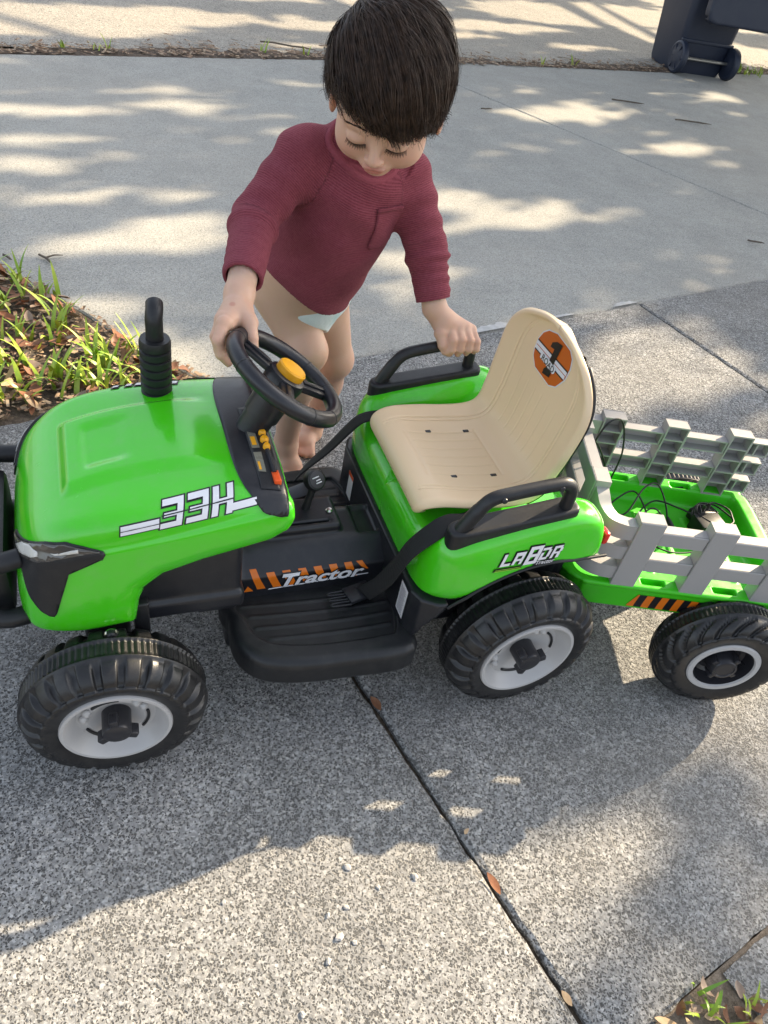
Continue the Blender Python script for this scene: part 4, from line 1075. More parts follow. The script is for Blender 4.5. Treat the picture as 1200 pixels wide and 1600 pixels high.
for i in range(1, 4): fR.append([((-0.4110, 0.0850, 0.5450), .0085), (rk[i], (.0086, .0084, .0074)[i - 1]), (rm[i], (.0076, .0073, .0064)[i - 1]), (rt2[i], (.0068, .0066, .0058)[i - 1]), (rt[i], (.0058, .0056, .0050)[i - 1])])
fR.append([((-0.3980, 0.0800, 0.5510), .0105), ((-0.3940, 0.0620, 0.5480), .0098), ((-0.3940, 0.0460, 0.5360), .0080), ((-0.3940, 0.0410, 0.5270), .0074), ((-0.3950, 0.0380, 0.5210), .0056)])
LW = WLL
lkx = [-.041, -.028, -.015, -.003]
palmL = [(LW, V3(-.052, .193, .468), .0180, .0175, .01), (V3(-.052, .193, .468), V3(-.041, .181, .459), .0155, .0095, .010), (V3(-.048, .194, .468), V3(-.028, .181, .460), .0150, .0098, .010), (V3(-.044, .196, .466), V3(-.015, .182, .459), .0145, .0092, .010), (V3(-.042, .199, .463), V3(-.003, .184, .456), .0135, .0084, .010), (V3(-.054, .192, .466), V3(-.056, .178, .456), .0145, .0095, .010)]
fL = []
for i, x_ in enumerate(lkx):
    r_ = (.0082, .0084, .0080, .0070)[i]; fan = (i - 1.5) * .0016
    fL.append([(V3(-.048 + i * .004, .192, .466), r_), (V3(x_, .181, (.460, .4605, .4595, .4565)[i]), r_), (V3(x_ + fan, .1600, (.4505, .4515, .4505, .4475)[i]), r_ * .90), (V3(x_ + fan * 1.2, .1560, (.437, .437, .4365, .4365)[i]), r_ * .82), (V3(x_ + fan, .1610, (.4275, .426, .427, .429)[i]), r_ * .68)])
fL.append([(V3(-.052, .188, .464), .0105), (V3(-.060, .176, .455), .0096), (V3(-.058, .163, .441), .0080), (V3(-.052, .161, .432), .0074), (V3(-.045, .164, .426), .0058)])

# ---- head with a face
def head_fn(p):
    q = (p - HC) @ HR / HS; q[:, 1] = np.where(q[:, 1] < -.013, -.013 + (q[:, 1] + .013) * 1.08, q[:, 1]); l, u, f = q[:, 0], q[:, 1], q[:, 2]; al = np.abs(l); qa = np.stack([al, u, f], 1)
    d = s_ell(q, (0, .022, -.016), (.0730, .0820, .0880))
    d = smin(d, s_ell(q, (0, -.034, .020), (.0560, .0520, .0520)), .03)
    d = smin(d, s_ell(qa, (.0330, -.042, .040), (.0270, .0290, .0270)), .018)     # full cheeks
    d = smin(d, s_ell(q, (0, -.0800, .0480), (.0185, .0140, .0160)), .016)       # chin
    d = smin(d, s_ell(q, (0, .012, .058), (.0480, .0240, .0180)), .02)           # brow
    d = smax(d, -s_ell(qa, (.0275, -.013, .0880), (.0175, .0095, .0130)), .012)  # sockets
    d = smin(d, s_ell(qa, (.0272, -.0140, .0650), (.0150, .0110, .0120)), .003)  # lowered lids
    lid = np.sqrt((u + .0185 + .45 * ((al - .0272) / .03) ** 2 * .02) ** 2 + (f - .0770) ** 2) - .0010
    d = smax(d, -np.maximum(lid, np.abs(al - .0272) - .0120), .0015)
    d = smin(d, s_cone(q, (0, -.012, .0730), (0, -.0345, .0860), .0058, .0078), .010)
    d = smin(d, s_ell(qa, (.0078, -.0385, .0800), (.0062, .0052, .0068)), .006)
    d = smax(d, -s_ell(qa, (.0046, -.0440, .0835), (.0026, .0018, .0040)), .002)
    d = smin(d, s_ell(q, (0, -.0560, .0690), (.0200, .0110, .0110)), .010)        # mouth mound
    d = smin(d, s_ell(qa, (.0060, -.0530, .0795), (.0105, .0036, .0042)), .003)
    d = smin(d, s_ell(q, (0, -.0605, .0775), (.0125, .0044, .0046)), .003)
    ml = np.sqrt((u + .0565 - al * .06) ** 2 + (f - .0825 + 10 * al * al) ** 2) - .0009
    d = smax(d, -np.maximum(ml, al - .0175), .0016)
    d = smax(d, -(np.linalg.norm(qa - np.array([0, -.0475, .0862]), axis=1) - .0022), .003)
    ear = s_ell(qa, (.0755, -.030, -.012), (.0065, .0270, .0165))
    ear = smax(ear, -s_ell(qa, (.0830, -.028, -.009), (.0050, .0180, .0090)), .004)
    d = smin(d, ear, .006) * HS
    d = smin(d, s_cone(p, NECK0, NECK1, .038, .040), .02)
    return d

def limbs_fn(p):
    d = s_cone(p, CH, BE, .066, .070)
    d = smin(d, s_cone(p, V3(-.206, .33, .56), V3(-.236, .372, .47), .064, .070), .03)
    d = smin(d, s_ell(p, V3(-.226, .408, .420), (.078, .070, .062)), .04)
    for a, b, c, h, t_, sg in ((HIPR, KNR, ANR, HEEL_R, TOE_R, 1), (HIPL, KNL, ANL, HEEL_L, TOE_L, -1)):
        a, b, c, h, t_ = map(lambda v: np.array(v, float), (a, b, c, h, t_))
        d = smin(d, s_cone(p, a, b, .052, .036), .030)
        m1 = b + (c - b) * .35; bk = np.array([-.02, .10, 0]); bk /= np.linalg.norm(bk)
        d = smin(d, smin(s_cone(p, b, m1 + bk * .006, .034, .0335), s_cone(p, m1 + bk * .006, c, .0335, .0225), .02), .016)
        d = smin(d, np.linalg.norm(p - (b + V3(-.004, -.008, .002)), axis=1) - .0345, .014)
        # foot: heel, instep, ball, five toes
        fd = t_ - h; ln = np.linalg.norm(fd); fd /= ln; sd = np.cross(fd, V3(0, 0, 1)); ball = h + fd * ln * .72 + V3(0, 0, .001)
        d = smin(d, s_cone(p, c, h + V3(0, 0, .004), .0215, .0200), .014)
        f_ = s_cone(p, h, ball, .0190, .0165); f_ = smin(f_, s_cone(p, h, ball + sd * .012, .0175, .0135), .01); f_ = smin(f_, s_cone(p, h, ball - sd * .011, .0175, .0145), .01)
        f_ = smin(f_, s_cone(p, c + fd * .012 + V3(0, 0, -.012), ball, .0190, .0130), .018)
        d = smin(d, f_, .016)
        for k in range(5):
            o = (k - 2) * .0088 * sg; r_ = (.0092, .0072, .0070, .0066, .0060)[k]; ext = (.034, .036, .033, .028, .022)[k]
            root = ball + sd * -o * 1.0 + fd * .006; tip = ball + sd * -o * 1.18 + fd * ext; tip[2] = r_ + .001; root[2] = min(root[2], .016)
            d = smin(d, s_cone(p, root, tip, r_ * .95, r_ * .9), .004)
        d = smax(d, .0012 - p[:, 2], .006)
    for a, b, c in ((SHR, ELR, WRR), (SHL, ELL, WLL)):
        d = smin(d, smin(s_cone(p, a, b, .030, .025), s_cone(p, b, c, .024, .0185), .010), .02)
    return d
parts = []
parts.append(iso(limbs_fn, (-.44, .08, -.005), (-.02, .62, .74), .0044))
parts.append(iso(head_fn, HC - .135, HC + V3(.135, .135, .125), .0021))
fnR = hand_fn(palmR, fR); fnL = hand_fn(palmL, fL)
fr_ = lambda p: smin(fnR(p), s_cone(p, ELR, WRR, .024, .0185), .01); fl_ = lambda p: smin(fnL(p), s_cone(p, ELL, WLL, .024, .0180), .01)
parts.append(iso(lambda p: np.maximum(fr_(p), np.linalg.norm(p - V3(-.395, .075, .545), axis=1) - .088), V3(-.475, .0, .470), V3(-.335, .165, .625), .0015))
parts.append(iso(lambda p: np.maximum(fl_(p), np.linalg.norm(p - V3(-.035, .18, .455), axis=1) - .080), V3(-.115, .115, .390), V3(.035, .26, .54), .0015))
Vs, Fs, b_ = [], [], 0
for v, q in parts: Vs.append(v); Fs.append(q + b_); b_ += len(v)
VB = np.concatenate(Vs); FB = np.concatenate(Fs)

# skin tone by place: lips, flushed cheeks, knuckles, knees
tone = np.zeros(len(VB)); flush = np.zeros(len(VB)); q = (VB - HC) @ HR / HS; al = np.abs(q[:, 0])
lipd = ((al / .0165) ** 2 + ((q[:, 1] + .0535) / .0078) ** 2); front = q[:, 2] > .055
tone = np.where(front, np.clip(1.35 - lipd, 0, 1) ** .7, 0)
flush += np.exp(-((al - .036) ** 2 + (q[:, 1] + .038) ** 2) / .020 ** 2) * (q[:, 2] > .02) * .8
flush += np.exp(-(((q[:, 0]) ** 2 + (q[:, 1] + .036) ** 2 + (q[:, 2] - .09) ** 2) / .012 ** 2)) * .5
flush += np.exp(-((al - .077) ** 2 / .012 ** 2 + (q[:, 1] + .02) ** 2 / .03 ** 2 + (q[:, 2] + .012) ** 2 / .02 ** 2)) * .9
for ch_ in fR + fL:
    for (c_, r_) in (ch_[1], ch_[2]): flush += np.exp(-((VB - np.array(c_)) ** 2).sum(1) / .008 ** 2) * .35
    flush += np.exp(-((VB - np.array(ch_[-1][0])) ** 2).sum(1) / .008 ** 2) * .7
for c_ in (KNR, KNL): flush += np.exp(-((VB - np.array(c_)) ** 2).sum(1) / .035 ** 2) * .5
for c_ in (TOE_R, TOE_L): flush += np.exp(-((VB - np.array(c_)) ** 2).sum(1) / .03 ** 2) * .6
t = NT('skin'); p = t.pos(True)
a1 = t.n('ShaderNodeAttribute'); a1.attribute_name = 'lip'; a2 = t.n('ShaderNodeAttribute'); a2.attribute_name = 'flush'
base = t.mix(t.ramp(t.noise(p, 42, 5, .6), [(.35, 0.0), (.7, .35)]), (.60, .375, .265), (.67, .42, .305))
base = t.mix(t.math('MULTIPLY', a2.outputs['Fac'], .38, True), base, (.58, .22, .15))
spots = t.vor(p, 16); base = t.mix(t.ramp(spots.outputs['Distance'], [(.05, .45), (.085, 0.0)]), base, (.45, .14, .10))
base = t.mix(t.math('MULTIPLY', a1.outputs['Fac'], .75, True), base, (.46, .13, .11))
t.set('Base Color', base); t.set('Roughness', t.ramp(t.noise(p, 160, 4, .6), [(.3, .40), (.7, .58)])); t.set('Specular IOR Level', .4)
t.set('Subsurface Weight', .22); t.b.inputs['Subsurface Radius'].default_value = (.012, .0045, .002); t.b.inputs['Subsurface Scale'].default_value = .5
t.bump(t.noise(p, 650, 4, .65), .0004, .5); M['skin'] = t.m
kid = link('person', None, label='dark-haired toddler in maroon long-sleeved shirt and diaper leaning over the green tractor', cat='person')
kid.location = (-.19, .44, 0)
def kchild(name, V, F, m, smooth=True):
    me = mesh_np(name, np.asarray(V) - np.array([-.19, .44, 0]), F, smooth); return link(name, me, m, kid)
body = kchild('body', VB, FB, 'skin')
for nm, arr in (('lip', tone), ('flush', np.clip(flush, 0, 1))):
    at = body.data.attributes.new(nm, 'FLOAT', 'POINT'); at.data.foreach_set('value', arr.astype(np.float32))
# fingernails on the fingers that face us
def nails(fs, view):
    for ch_ in fs:
        a_, b_ = np.array(ch_[-2][0], float), np.array(ch_[-1][0], float); r_ = ch_[-1][1]; ax = b_ - a_; ax /= np.linalg.norm(ax)
        o = np.array(view, float); o -= ax * (o @ ax); o /= np.linalg.norm(o); sd = np.cross(ax, o); c = b_ - ax * .0012 + o * (r_ * .96)
        Vn = []
        for i in range(5):
            for j in range(5):
                s_, t_ = (j / 4 - .5) * 2, (i / 4 - .5) * 2; w = r_ * .62 * math.sqrt(max(0, 1 - (max(t_, 0) * .55) ** 2))
                Vn.append(c + ax * t_ * r_ * .62 + sd * s_ * w - o * (s_ * s_ * r_ * .26) + o * .0002)
        kchild('fingernail', Vn, [[i * 5 + j, i * 5 + j + 1, i * 5 + j + 6, i * 5 + j + 5] for i in range(4) for j in range(4)], 'nail')
t = NT('nail'); t.set('Base Color', (.62, .36, .28, 1)); t.set('Roughness', .28); M['nail'] = t.m
nails([fR[0], fR[1]], (-.6, -.6, .1)); nails([fR[4]], (.2, -.75, .6)); nails(fL[:4], (0, -.9, -.1))

# lashes and brows
t = NT('dark_brown_hair'); p = t.pos(True); t.set('Base Color', t.mix(t.ramp(t.noise(p, 95, 4, .65), [(.35, 0.0), (.7, 1.0)]), (.014, .0075, .0048), (.060, .034, .021))); t.set('Roughness', .52); t.set('Specular IOR Level', .26); M['hair'] = t.m
HBV = BVHTree.FromPolygons([tuple(v) for v in parts[1][0]], [tuple(map(int, f)) for f in parts[1][1]])
def face_pt(l, u):
    h = HBV.ray_cast(Vector(hp(l, u, .14)), Vector(-HF)); return np.array(h[0]) if h[0] is not None else hp(l, u, .075)
for s_ in (-1, 1):
    lash = MB()
    for k in range(26):
        l = s_ * (.0272 - .0130 + k * .0260 / 25); xx = (k / 25 - .5) * 2; u = -.0230 + .0040 * xx * xx
        a_ = face_pt(l, u) + HF * .0004; ln = .0050 + .0015 * math.sin(k * 2.1); tipp = a_ + HF * ln * .75 - HU * ln * .75 + HL * s_ * xx * .002
        lash.tube([a_, (a_ + tipp) / 2 + HF * .0006, tipp], [.00045, .00035, .00012], 5)
    P = [face_pt(s_ * (.0272 - .0135 + k * .0270 / 12), -.0230 + .0040 * ((k / 12 - .5) * 2) ** 2) + HF * .0002 for k in range(13)]
    lash.tube(P, [.0003 + .0006 * math.sin(PI * k / 12) for k in range(13)], 6)
    me = lash.mesh('eyelashes'); me.transform(Matrix.Translation((.19, -.44, 0))); link('eyelashes', me, 'hair', kid)
    brow = MB()
    for k in range(60):
        x_ = k / 59; l = s_ * (.012 + .030 * x_); u = .0045 + .006 * math.sin(PI * (.25 + .6 * x_)) + rnd.uniform(-.0016, .0016)
        a_ = face_pt(l, u) + HF * .0003; b_ = face_pt(l + s_ * .0048, u + .0012 * (1 - 2 * x_)) + HF * .0006
        brow.tube([a_, b_], [.00034, .00012], 4)
    me = brow.mesh('eyebrow'); me.transform(Matrix.Translation((.19, -.44, 0))); link('eyebrow', me, 'hair', kid)

# ---- diaper
HEMN = V3(-.42, .10, -.90); HEMN /= np.linalg.norm(HEMN); HEMP = V3(-.215, .300, .436)
def diaper_fn(p):
    d = smin(s_ell(p, V3(-.227, .402, .422), (.090, .086, .070)), s_cone(p, V3(-.24, .38, .46), V3(-.222, .372, .372), .072, .043), .02)
    for a, b in ((HIPR, KNR), (HIPL, KNL)):
        a = np.array(a, float); b = np.array(b, float); d = smax(d, -s_cone(p, a + (b - a) * .60 + V3(0, 0, -.020), b, .0520, .046), .006)
    return smax(d, (p[:, 2] - .475), .01)
Vd, Fd = iso(diaper_fn, (-.34, .30, .30), (-.12, .51, .49), .0034)
t = NT('white_diaper'); p = t.pos(True); t.set('Base Color', t.mix(t.ramp(t.noise(p, 26, 3), [(.55, 0.0), (.62, .5)]), (.74, .80, .82), (.38, .62, .68))); t.set('Roughness', .75); t.bump(t.noise(p, 130, 3), .002, .6); M['diaper'] = t.m
kchild('diaper', Vd, Fd, 'diaper')

# ---- shirt: body, two sleeves, collar; open at neck, cuffs and hem
AXT = (BE - CH) / np.linalg.norm(BE - CH)
CUFR = ELR + (WRR - ELR) * .80; CUFL = ELL + (WLL - ELL) * .86
DRR = (WRR - ELR) / np.linalg.norm(WRR - ELR); DRL = (WLL - ELL) / np.linalg.norm(WLL - ELL)
COLP = NECK1 + V3(-.001, -.026, .030); COLN = (NECK0 - NECK1) / np.linalg.norm(NECK0 - NECK1); COLT = V3(.13, -.64, .757); COLT /= np.linalg.norm(COLT)
def wr(p, ax, o, per, amp, seed):
    s = (p - o) @ ax; ph = np.sin(p[:, 0] * 31 + seed) * 1.3 + np.sin(p[:, 1] * 37 + p[:, 2] * 23 + seed * 2.3) * 1.5
    return amp * np.sin(s * 2 * PI / per + ph) * (.55 + .45 * np.sin(p[:, 0] * 21 + p[:, 2] * 27 + seed))
def shirt_raw(p, wrinkle=True):
    tor = smin(s_cone(p, CH, BE + AXT * .04, .0785, .084), s_cone(p, V3(-.208, .325, .565), V3(-.238, .365, .45), .078, .083), .03)
    tor = smin(tor, s_cone(p, SHR + V3(.025, .005, .004), SHL + V3(-.025, .005, .004), .040, .040), .035)
    tor = smin(tor, s_cone(p, NECK1, NECK1 + COLN * .035, .052, .046), .020)
    if wrinkle:
        tor = tor + wr(p, np.array([.55, .1, .83]), CH, .085, .0022, 1.0) + wr(p, np.array([-.5, .2, .84]), CH, .050, .0010, 4.0)
        tor = tor + .0030 * np.sin(((p - BE) @ AXT) * 95 + p[:, 0] * 24) * sst(-.03, .05, (p - BE) @ AXT)
    out = tor
    for a, b, c, sd, sg in ((SHR, ELR, CUFR, 2.0, 1), (SHL, ELL, CUFL, 5.0, -1)):
        c2 = c + (c - b) / np.linalg.norm(c - b) * .03
        arm = smin(s_cone(p, a, b, .0385, .0318), s_cone(p, b, c2, .0318, .0262), .014)
        if wrinkle:
            up = 1 - sst(-.02, .03, (p - b) @ ((c - b) / np.linalg.norm(c - b)))
            arm = arm + wr(p, (b - a) / np.linalg.norm(b - a), a, .040, .0020, sd) * up + wr(p, (c - b) / np.linalg.norm(c - b), b, .019, .0018, sd + 1) * (1 - up)
            arm = arm - .0030 * np.exp(-(((p - b) @ ((c - b) / np.linalg.norm(c - b)) - .02) / .008) ** 2) + .0026 * np.exp(-((p - b) @ ((c - b) / np.linalg.norm(c - b)) / .008) ** 2)
        out = smin(out, arm, .022)
    return out
def shirt_fn(p):
    d = shirt_raw(p)
    hem = (p - HEMP) @ HEMN + .006 * np.sin(p[:, 0] * 34) ; nr = np.linalg.norm(p - WRR, axis=1) ; nl = np.linalg.norm(p - WLL, axis=1)
    far = np.minimum(np.linalg.norm(p - CUFR, axis=1), np.linalg.norm(p - CUFL, axis=1)) > .07
    d = np.where(far, np.maximum(d, hem), d)
    cr = (p - CUFR) @ DRR; cl = (p - CUFL) @ DRL
    d = np.where(nr < .075, np.maximum(d, cr), d); d = np.where(nl < .062, np.maximum(d, cl), d)
    col = (p - COLP) @ COLT; neck = s_cone(p, NECK1 - COLN * .02, NECK1 + COLN * .08, .0475, .0445)
    d = np.where(s_cone(p, NECK1 - COLN * .02, NECK1 + COLN * .16, .074, .074) < 0, np.maximum(d, col), d)
    # thin at the openings
    rawi = shirt_raw(p, False) + .0050
    d = np.where((nr < .07), np.maximum(d, -np.maximum(rawi, -cr - .020)), d)
    d = np.where((nl < .06), np.maximum(d, -np.maximum(rawi, -cl - .020)), d)
    d = np.where(far, np.maximum(d, -np.maximum(rawi + .001, -hem - .030)), d)
    # raised hems
    return d
Vt, Ft = iso(shirt_fn, (-.455, .085, .33), (.02, .48, .76), .0024, 1)
sr = np.abs(s_cone(Vt, SHR, ELR, .04, .033)); 
armr = np.minimum(s_cone(Vt, SHR, ELR, .04, .034), s_cone(Vt, ELR, CUFR, .033, .027)); arml = np.minimum(s_cone(Vt, SHL, ELL, .04, .034), s_cone(Vt, ELL, CUFL, .033, .027)); tors = s_cone(Vt, CH, BE, .075, .084)
def along(V, a, b, c):
    la = np.linalg.norm(b - a); s1 = (V - a) @ ((b - a) / la); s2 = (V - b) @ ((c - b) / np.linalg.norm(c - b)); return np.where(np.linalg.norm(V - a, axis=1) < np.linalg.norm(V - c, axis=1), np.minimum(s1, la + np.maximum(s2, 0)), la + s2)
rib = (Vt - CH) @ AXT; rib = np.where((armr < tors) , along(Vt, SHR, ELR, CUFR), rib); rib = np.where((arml < tors), along(Vt, SHL, ELL, CUFL), rib)
t = NT('maroon_ribbed_jersey'); p = t.pos(True); at = t.n('ShaderNodeAttribute'); at.attribute_name = 'rib'
sn = t.math('SINE', t.math('ADD', t.math('MULTIPLY', at.outputs['Fac'], 2 * PI / .0030), t.math('MULTIPLY', t.noise(p, 60, 2), 2.0)))
fz = t.noise(p, 330, 5, .7); md_ = t.noise(t.mapping(p, (1, 1, 1)), 24, 4, .6)
c = t.mix(t.math('MULTIPLY', t.math('ADD', sn, 1.0), .5), (.155, .028, .042), (.245, .056, .076))
c = t.mix(t.ramp(fz, [(.40, 0.0), (.70, .50)]), c, (.31, .090, .112)); c = t.mix(t.ramp(md_, [(.4, 0.0), (.7, .28)]), c, (.105, .014, .024))
t.set('Base Color', c); t.set('Roughness', .92); t.set('Specular IOR Level', .2); t.set('Sheen Weight', .18); t.b.inputs['Sheen Tint'].default_value = (.6, .25, .3, 1)
hh = t.math('ADD', t.math('MULTIPLY', sn, .5), t.math('MULTIPLY', fz, 1.2)); t.bump(hh, .0007, .7); M['shirt'] = t.m
shirt = kchild('shirt', Vt, Ft, 'shirt')
at = shirt.data.attributes.new('rib', 'FLOAT', 'POINT'); at.data.foreach_set('value', rib.astype(np.float32))
SHB = BVHTree.FromPolygons([tuple(v) for v in Vt], [tuple(map(int, f)) for f in Ft])
# collar band, cuff bands and the chest pocket: sewn-on strips
def ring_band(c, n, r0, r1, name, squash=1.0):
    n = Vector(n).normalized(); a = n.orthogonal().normalized(); b = n.cross(a); mb = MB(); P = []
    for k in range(48):
        th = 2 * PI * k / 48; P.append(Vector(c) + (a * math.cos(th) + b * math.sin(th)) * r0)
    mb.tube(P, r1, 8, closed=True); me = mb.mesh(name); me.transform(Matrix.Translation((.19, -.44, 0))); o = link(name, me, 'shirt', shirt)
    return o
cn_, ca_ = Vector(COLT), Vector(COLT).orthogonal().normalized(); cb_ = cn_.cross(ca_); CPTS = []
for k in range(56):
    d_ = np.array(ca_ * math.cos(2 * PI * k / 56) + cb_ * math.sin(2 * PI * k / 56)); rr = np.linspace(.030, .060, 61); vv_ = shirt_raw(COLP - COLT * .002 + rr[:, None] * d_, False)
    i0 = int(np.argmax(vv_ > 0)) if (vv_ > 0).any() else 60; CPTS.append(rr[i0])
CPTS = np.array(CPTS)
for _ in range(4): CPTS = (np.roll(CPTS, 1) + 2 * CPTS + np.roll(CPTS, -1)) / 4
mb = MB(); mb.tube([Vector(COLP - COLT * .0035) + (ca_ * math.cos(2 * PI * k / 56) + cb_ * math.sin(2 * PI * k / 56)) * (CPTS[k] - .0028) for k in range(56)], .0056, 10, closed=True)
me = mb.mesh('collar'); me.transform(Matrix.Translation((.19, -.44, 0))); col_o = link('collar', me, 'shirt', shirt)
a_ = col_o.data.attributes.new('rib', 'FLOAT', 'POINT'); a_.data.foreach_set('value', np.zeros(len(col_o.data.vertices), np.float32))

decal('pocket', [[(-.0240, .029), (.0215, .029), (.0215, -.036), (.015, -.043), (-.018, -.043), (-.0240, -.036)]], (-.1565, .236, .603), (.0438, .0096, .001), (-.0015, -.0161, .0712), 'shirt', shirt, SHB, .0024, .005, thick=.0014)
decal('pocket_hem', [[(-.0243, .0225), (.0218, .0225), (.0218, .0292), (-.0243, .0292)]], (-.1565, .236, .603), (.0438, .0096, .001), (-.0015, -.0161, .0712), 'shirt', shirt, SHB, .0034, .004, thick=.0020)
for o_ in (o for o in list(bpy.data.objects) if o.name.startswith('pocket')):
    o_.data.transform(Matrix.Translation((.19, -.44, 0)))
    a_ = o_.data.attributes.new('rib', 'FLOAT', 'POINT'); a_.data.foreach_set('value', np.array([v.co.z * 1.0 for v in o_.data.vertices], np.float32))
# ---- hair: a dark cap and thousands of tapered locks flowing from the whorl
SC0, SCR = np.array([0, .020, -.016]), np.array([.0700, .0830, .0885])
WH = np.array([-.30, .62, -.72]); WH /= np.linalg.norm(WH)
_phi = np.radians([-180, -140, -110, -88, -66, -45, -22, 0, 22, 45, 62, 80, 100, 125, 150, 180])
_lim = np.array([-.070, -.060, -.040, -.010, .022, .040, .036, .022, .013, .006, -.006, -.020, -.040, -.056, -.065, -.070])
def hair_lim(d): return np.interp(np.arctan2(d[..., 0], d[..., 2]), _phi, _lim)
def scalp(d, h): return SC0 + d * SCR + (d / SCR) / np.linalg.norm(d / SCR, axis=-1, keepdims=True) * h[..., None]
nu_, nv_ = 96, 60
U_, V_ = np.meshgrid(np.linspace(0, 2 * PI, nu_, endpoint=False), np.linspace(0.02, PI * .80, nv_), indexing='ij')
D_ = np.stack([np.sin(V_) * np.sin(U_), np.cos(V_), np.sin(V_) * np.cos(U_)], -1)
Pc = scalp(D_, np.full(U_.shape, .006)); ok = Pc[..., 1] > hair_lim(D_) + .004
Fc = [[i * nv_ + j, i * nv_ + j + 1, ((i + 1) % nu_) * nv_ + j + 1, ((i + 1) % nu_) * nv_ + j] for i in range(nu_) for j in range(nv_ - 1) if ok[i, j] and ok[i, j + 1] and ok[(i + 1) % nu_, j] and ok[(i + 1) % nu_, j + 1]]
HV, HFc = [HC + Pc.reshape(-1, 3) @ HR.T * HS], Fc
r_ = np.random.default_rng(11)
NCL, NS, NSEG = 900, 22, 15
def march(d0, lift, curl, stop_noise, seed_sw):
    """all strands together: returns points (n, NSEG, 3) in head space"""
    n = len(d0); d = d0.copy(); th0 = np.arccos(np.clip(d0 @ WH, -1, 1)); pts = np.zeros((n, NSEG, 3)); alive = np.ones(n, bool)
    L_ = r_.uniform(.85, 1.25, n)[:, None] * .0 + 1
    for k in range(NSEG):
        th = np.arccos(np.clip(d @ WH, -1, 1)); h = .0065 + (lift * (1 - np.exp(-np.maximum(th - th0, 0) / .50)))
        h = h + curl * max(0, k / NSEG - .55) * .012
        p = scalp(d, h); pts[:, k] = p
        t_ = d * (d @ WH)[:, None] - WH; t_ /= np.maximum(np.linalg.norm(t_, axis=1, keepdims=True), 1e-6)
        sw = np.cross(d, WH); sw /= np.maximum(np.linalg.norm(sw, axis=1, keepdims=True), 1e-6)
        s_ = .75 * np.exp(-((th - .5) / .8) ** 2)[:, None] + .22 + seed_sw[:, None]
        g_ = np.array([.10, -1, .12]) - d * (d @ np.array([.10, -1, .12]))[:, None]
        st = t_ - sw * s_ * 1.0 + g_ * (.10 + .55 * k / NSEG)
        st /= np.linalg.norm(st, axis=1, keepdims=True)
        nd = d + st * step_[:, None]; nd /= np.linalg.norm(nd, axis=1, keepdims=True)
        below = scalp(nd, h)[:, 1] < hair_lim(nd) + stop_noise
        alive &= ~below
        d = np.where(alive[:, None], nd, d + st * .004); d /= np.linalg.norm(d, axis=1, keepdims=True)
    return pts
# lock roots spread over the scalp
dirs = []
while len(dirs) < NCL:
    v = r_.normal(size=3); v /= np.linalg.norm(v)
    if scalp(v[None], np.array([.004]))[0, 1] > hair_lim(v[None])[0] + .006 and v[1] > -.75: dirs.append(v)
dirs = np.array(dirs); dirs[:120] = WH + r_.normal(0, .20, (120, 3)); dirs /= np.linalg.norm(dirs, axis=1, keepdims=True)
D0 = np.repeat(dirs, NS, 0); spread = r_.normal(0, 1, (len(D0), 3))
lift_c = np.repeat(r_.uniform(.003, .012, NCL), NS); sw_c = np.repeat(r_.normal(0, .14, NCL), NS); stop_c = np.repeat(r_.normal(.001, .0115, NCL), NS); step_c = np.repeat(r_.uniform(.085, .145, NCL), NS)
step_ = step_c * r_.uniform(.85, 1.1, len(D0)); curl_c = np.repeat(r_.normal(.35, .5, NCL), NS)
D0s = D0 + spread * .055; D0s /= np.linalg.norm(D0s, axis=1, keepdims=True)
S1_ = march(D0s, lift_c + r_.normal(0, .0026, len(D0)), curl_c + r_.normal(0, .25, len(D0)), stop_c + r_.normal(.001, .0055, len(D0)), sw_c + r_.normal(0, .05, len(D0)))
cen = S1_.reshape(NCL, NS, NSEG, 3).mean(1, keepdims=True); tk = np.linspace(0, 1, NSEG)[None, None, :, None]
S1_ = (S1_.reshape(NCL, NS, NSEG, 3) * (1 - .45 * tk) + cen * .45 * tk).reshape(-1, NSEG, 3)
# slow waves, different in each lock, and a few loose flyaways
ph_ = np.repeat(r_.uniform(0, 6.28, (NCL, 3)), NS, 0); am_ = np.repeat(r_.uniform(.0008, .0046, (NCL, 1)), NS, 0); kk_ = np.linspace(0, 1, NSEG)[None, :, None]
S1_ = S1_ + am_[:, :, None] * np.sin(ph_[:, None, :] + kk_ * (4.5 + ph_[:, None, :])) * kk_ ** .7
fl = r_.choice(len(S1_), 1500); S1_[fl] += (np.linspace(0, 1, NSEG) ** 2)[None, :, None] * r_.normal(0, .0085, (len(fl), 1, 3))
tg = np.gradient(S1_, axis=1); tg /= np.maximum(np.linalg.norm(tg, axis=2, keepdims=True), 1e-7)
nn = (S1_ - SC0) / SCR ** 2; nn /= np.linalg.norm(nn, axis=2, keepdims=True); sd = np.cross(tg, nn); sd /= np.maximum(np.linalg.norm(sd, axis=2, keepdims=True), 1e-7)
ang = r_.uniform(-.9, .9, (len(S1_), 1, 1)); sd = sd * np.cos(ang) + nn * np.sin(ang)
wd = (r_.uniform(.00030, .00068, (len(S1_), 1)) * (1 - np.linspace(0, 1, NSEG)[None] ** 2.2 * .88))[..., None]
A_, B_ = S1_ - sd * wd, S1_ + sd * wd; n = len(S1_)
Vh = np.stack([A_, B_], 2).reshape(-1, 3); base_i = len(HV[0])
i_ = (np.arange(n)[:, None] * NSEG + np.arange(NSEG - 1)[None]).reshape(-1) * 2 
Qh = np.stack([i_, i_ + 1, i_ + 3, i_ + 2], 1) + base_i
VH = np.concatenate([HV[0], HC + Vh @ HR.T * HS]); QH = np.concatenate([np.array(HFc), Qh])
kchild('hair', VH, QH, 'hair')
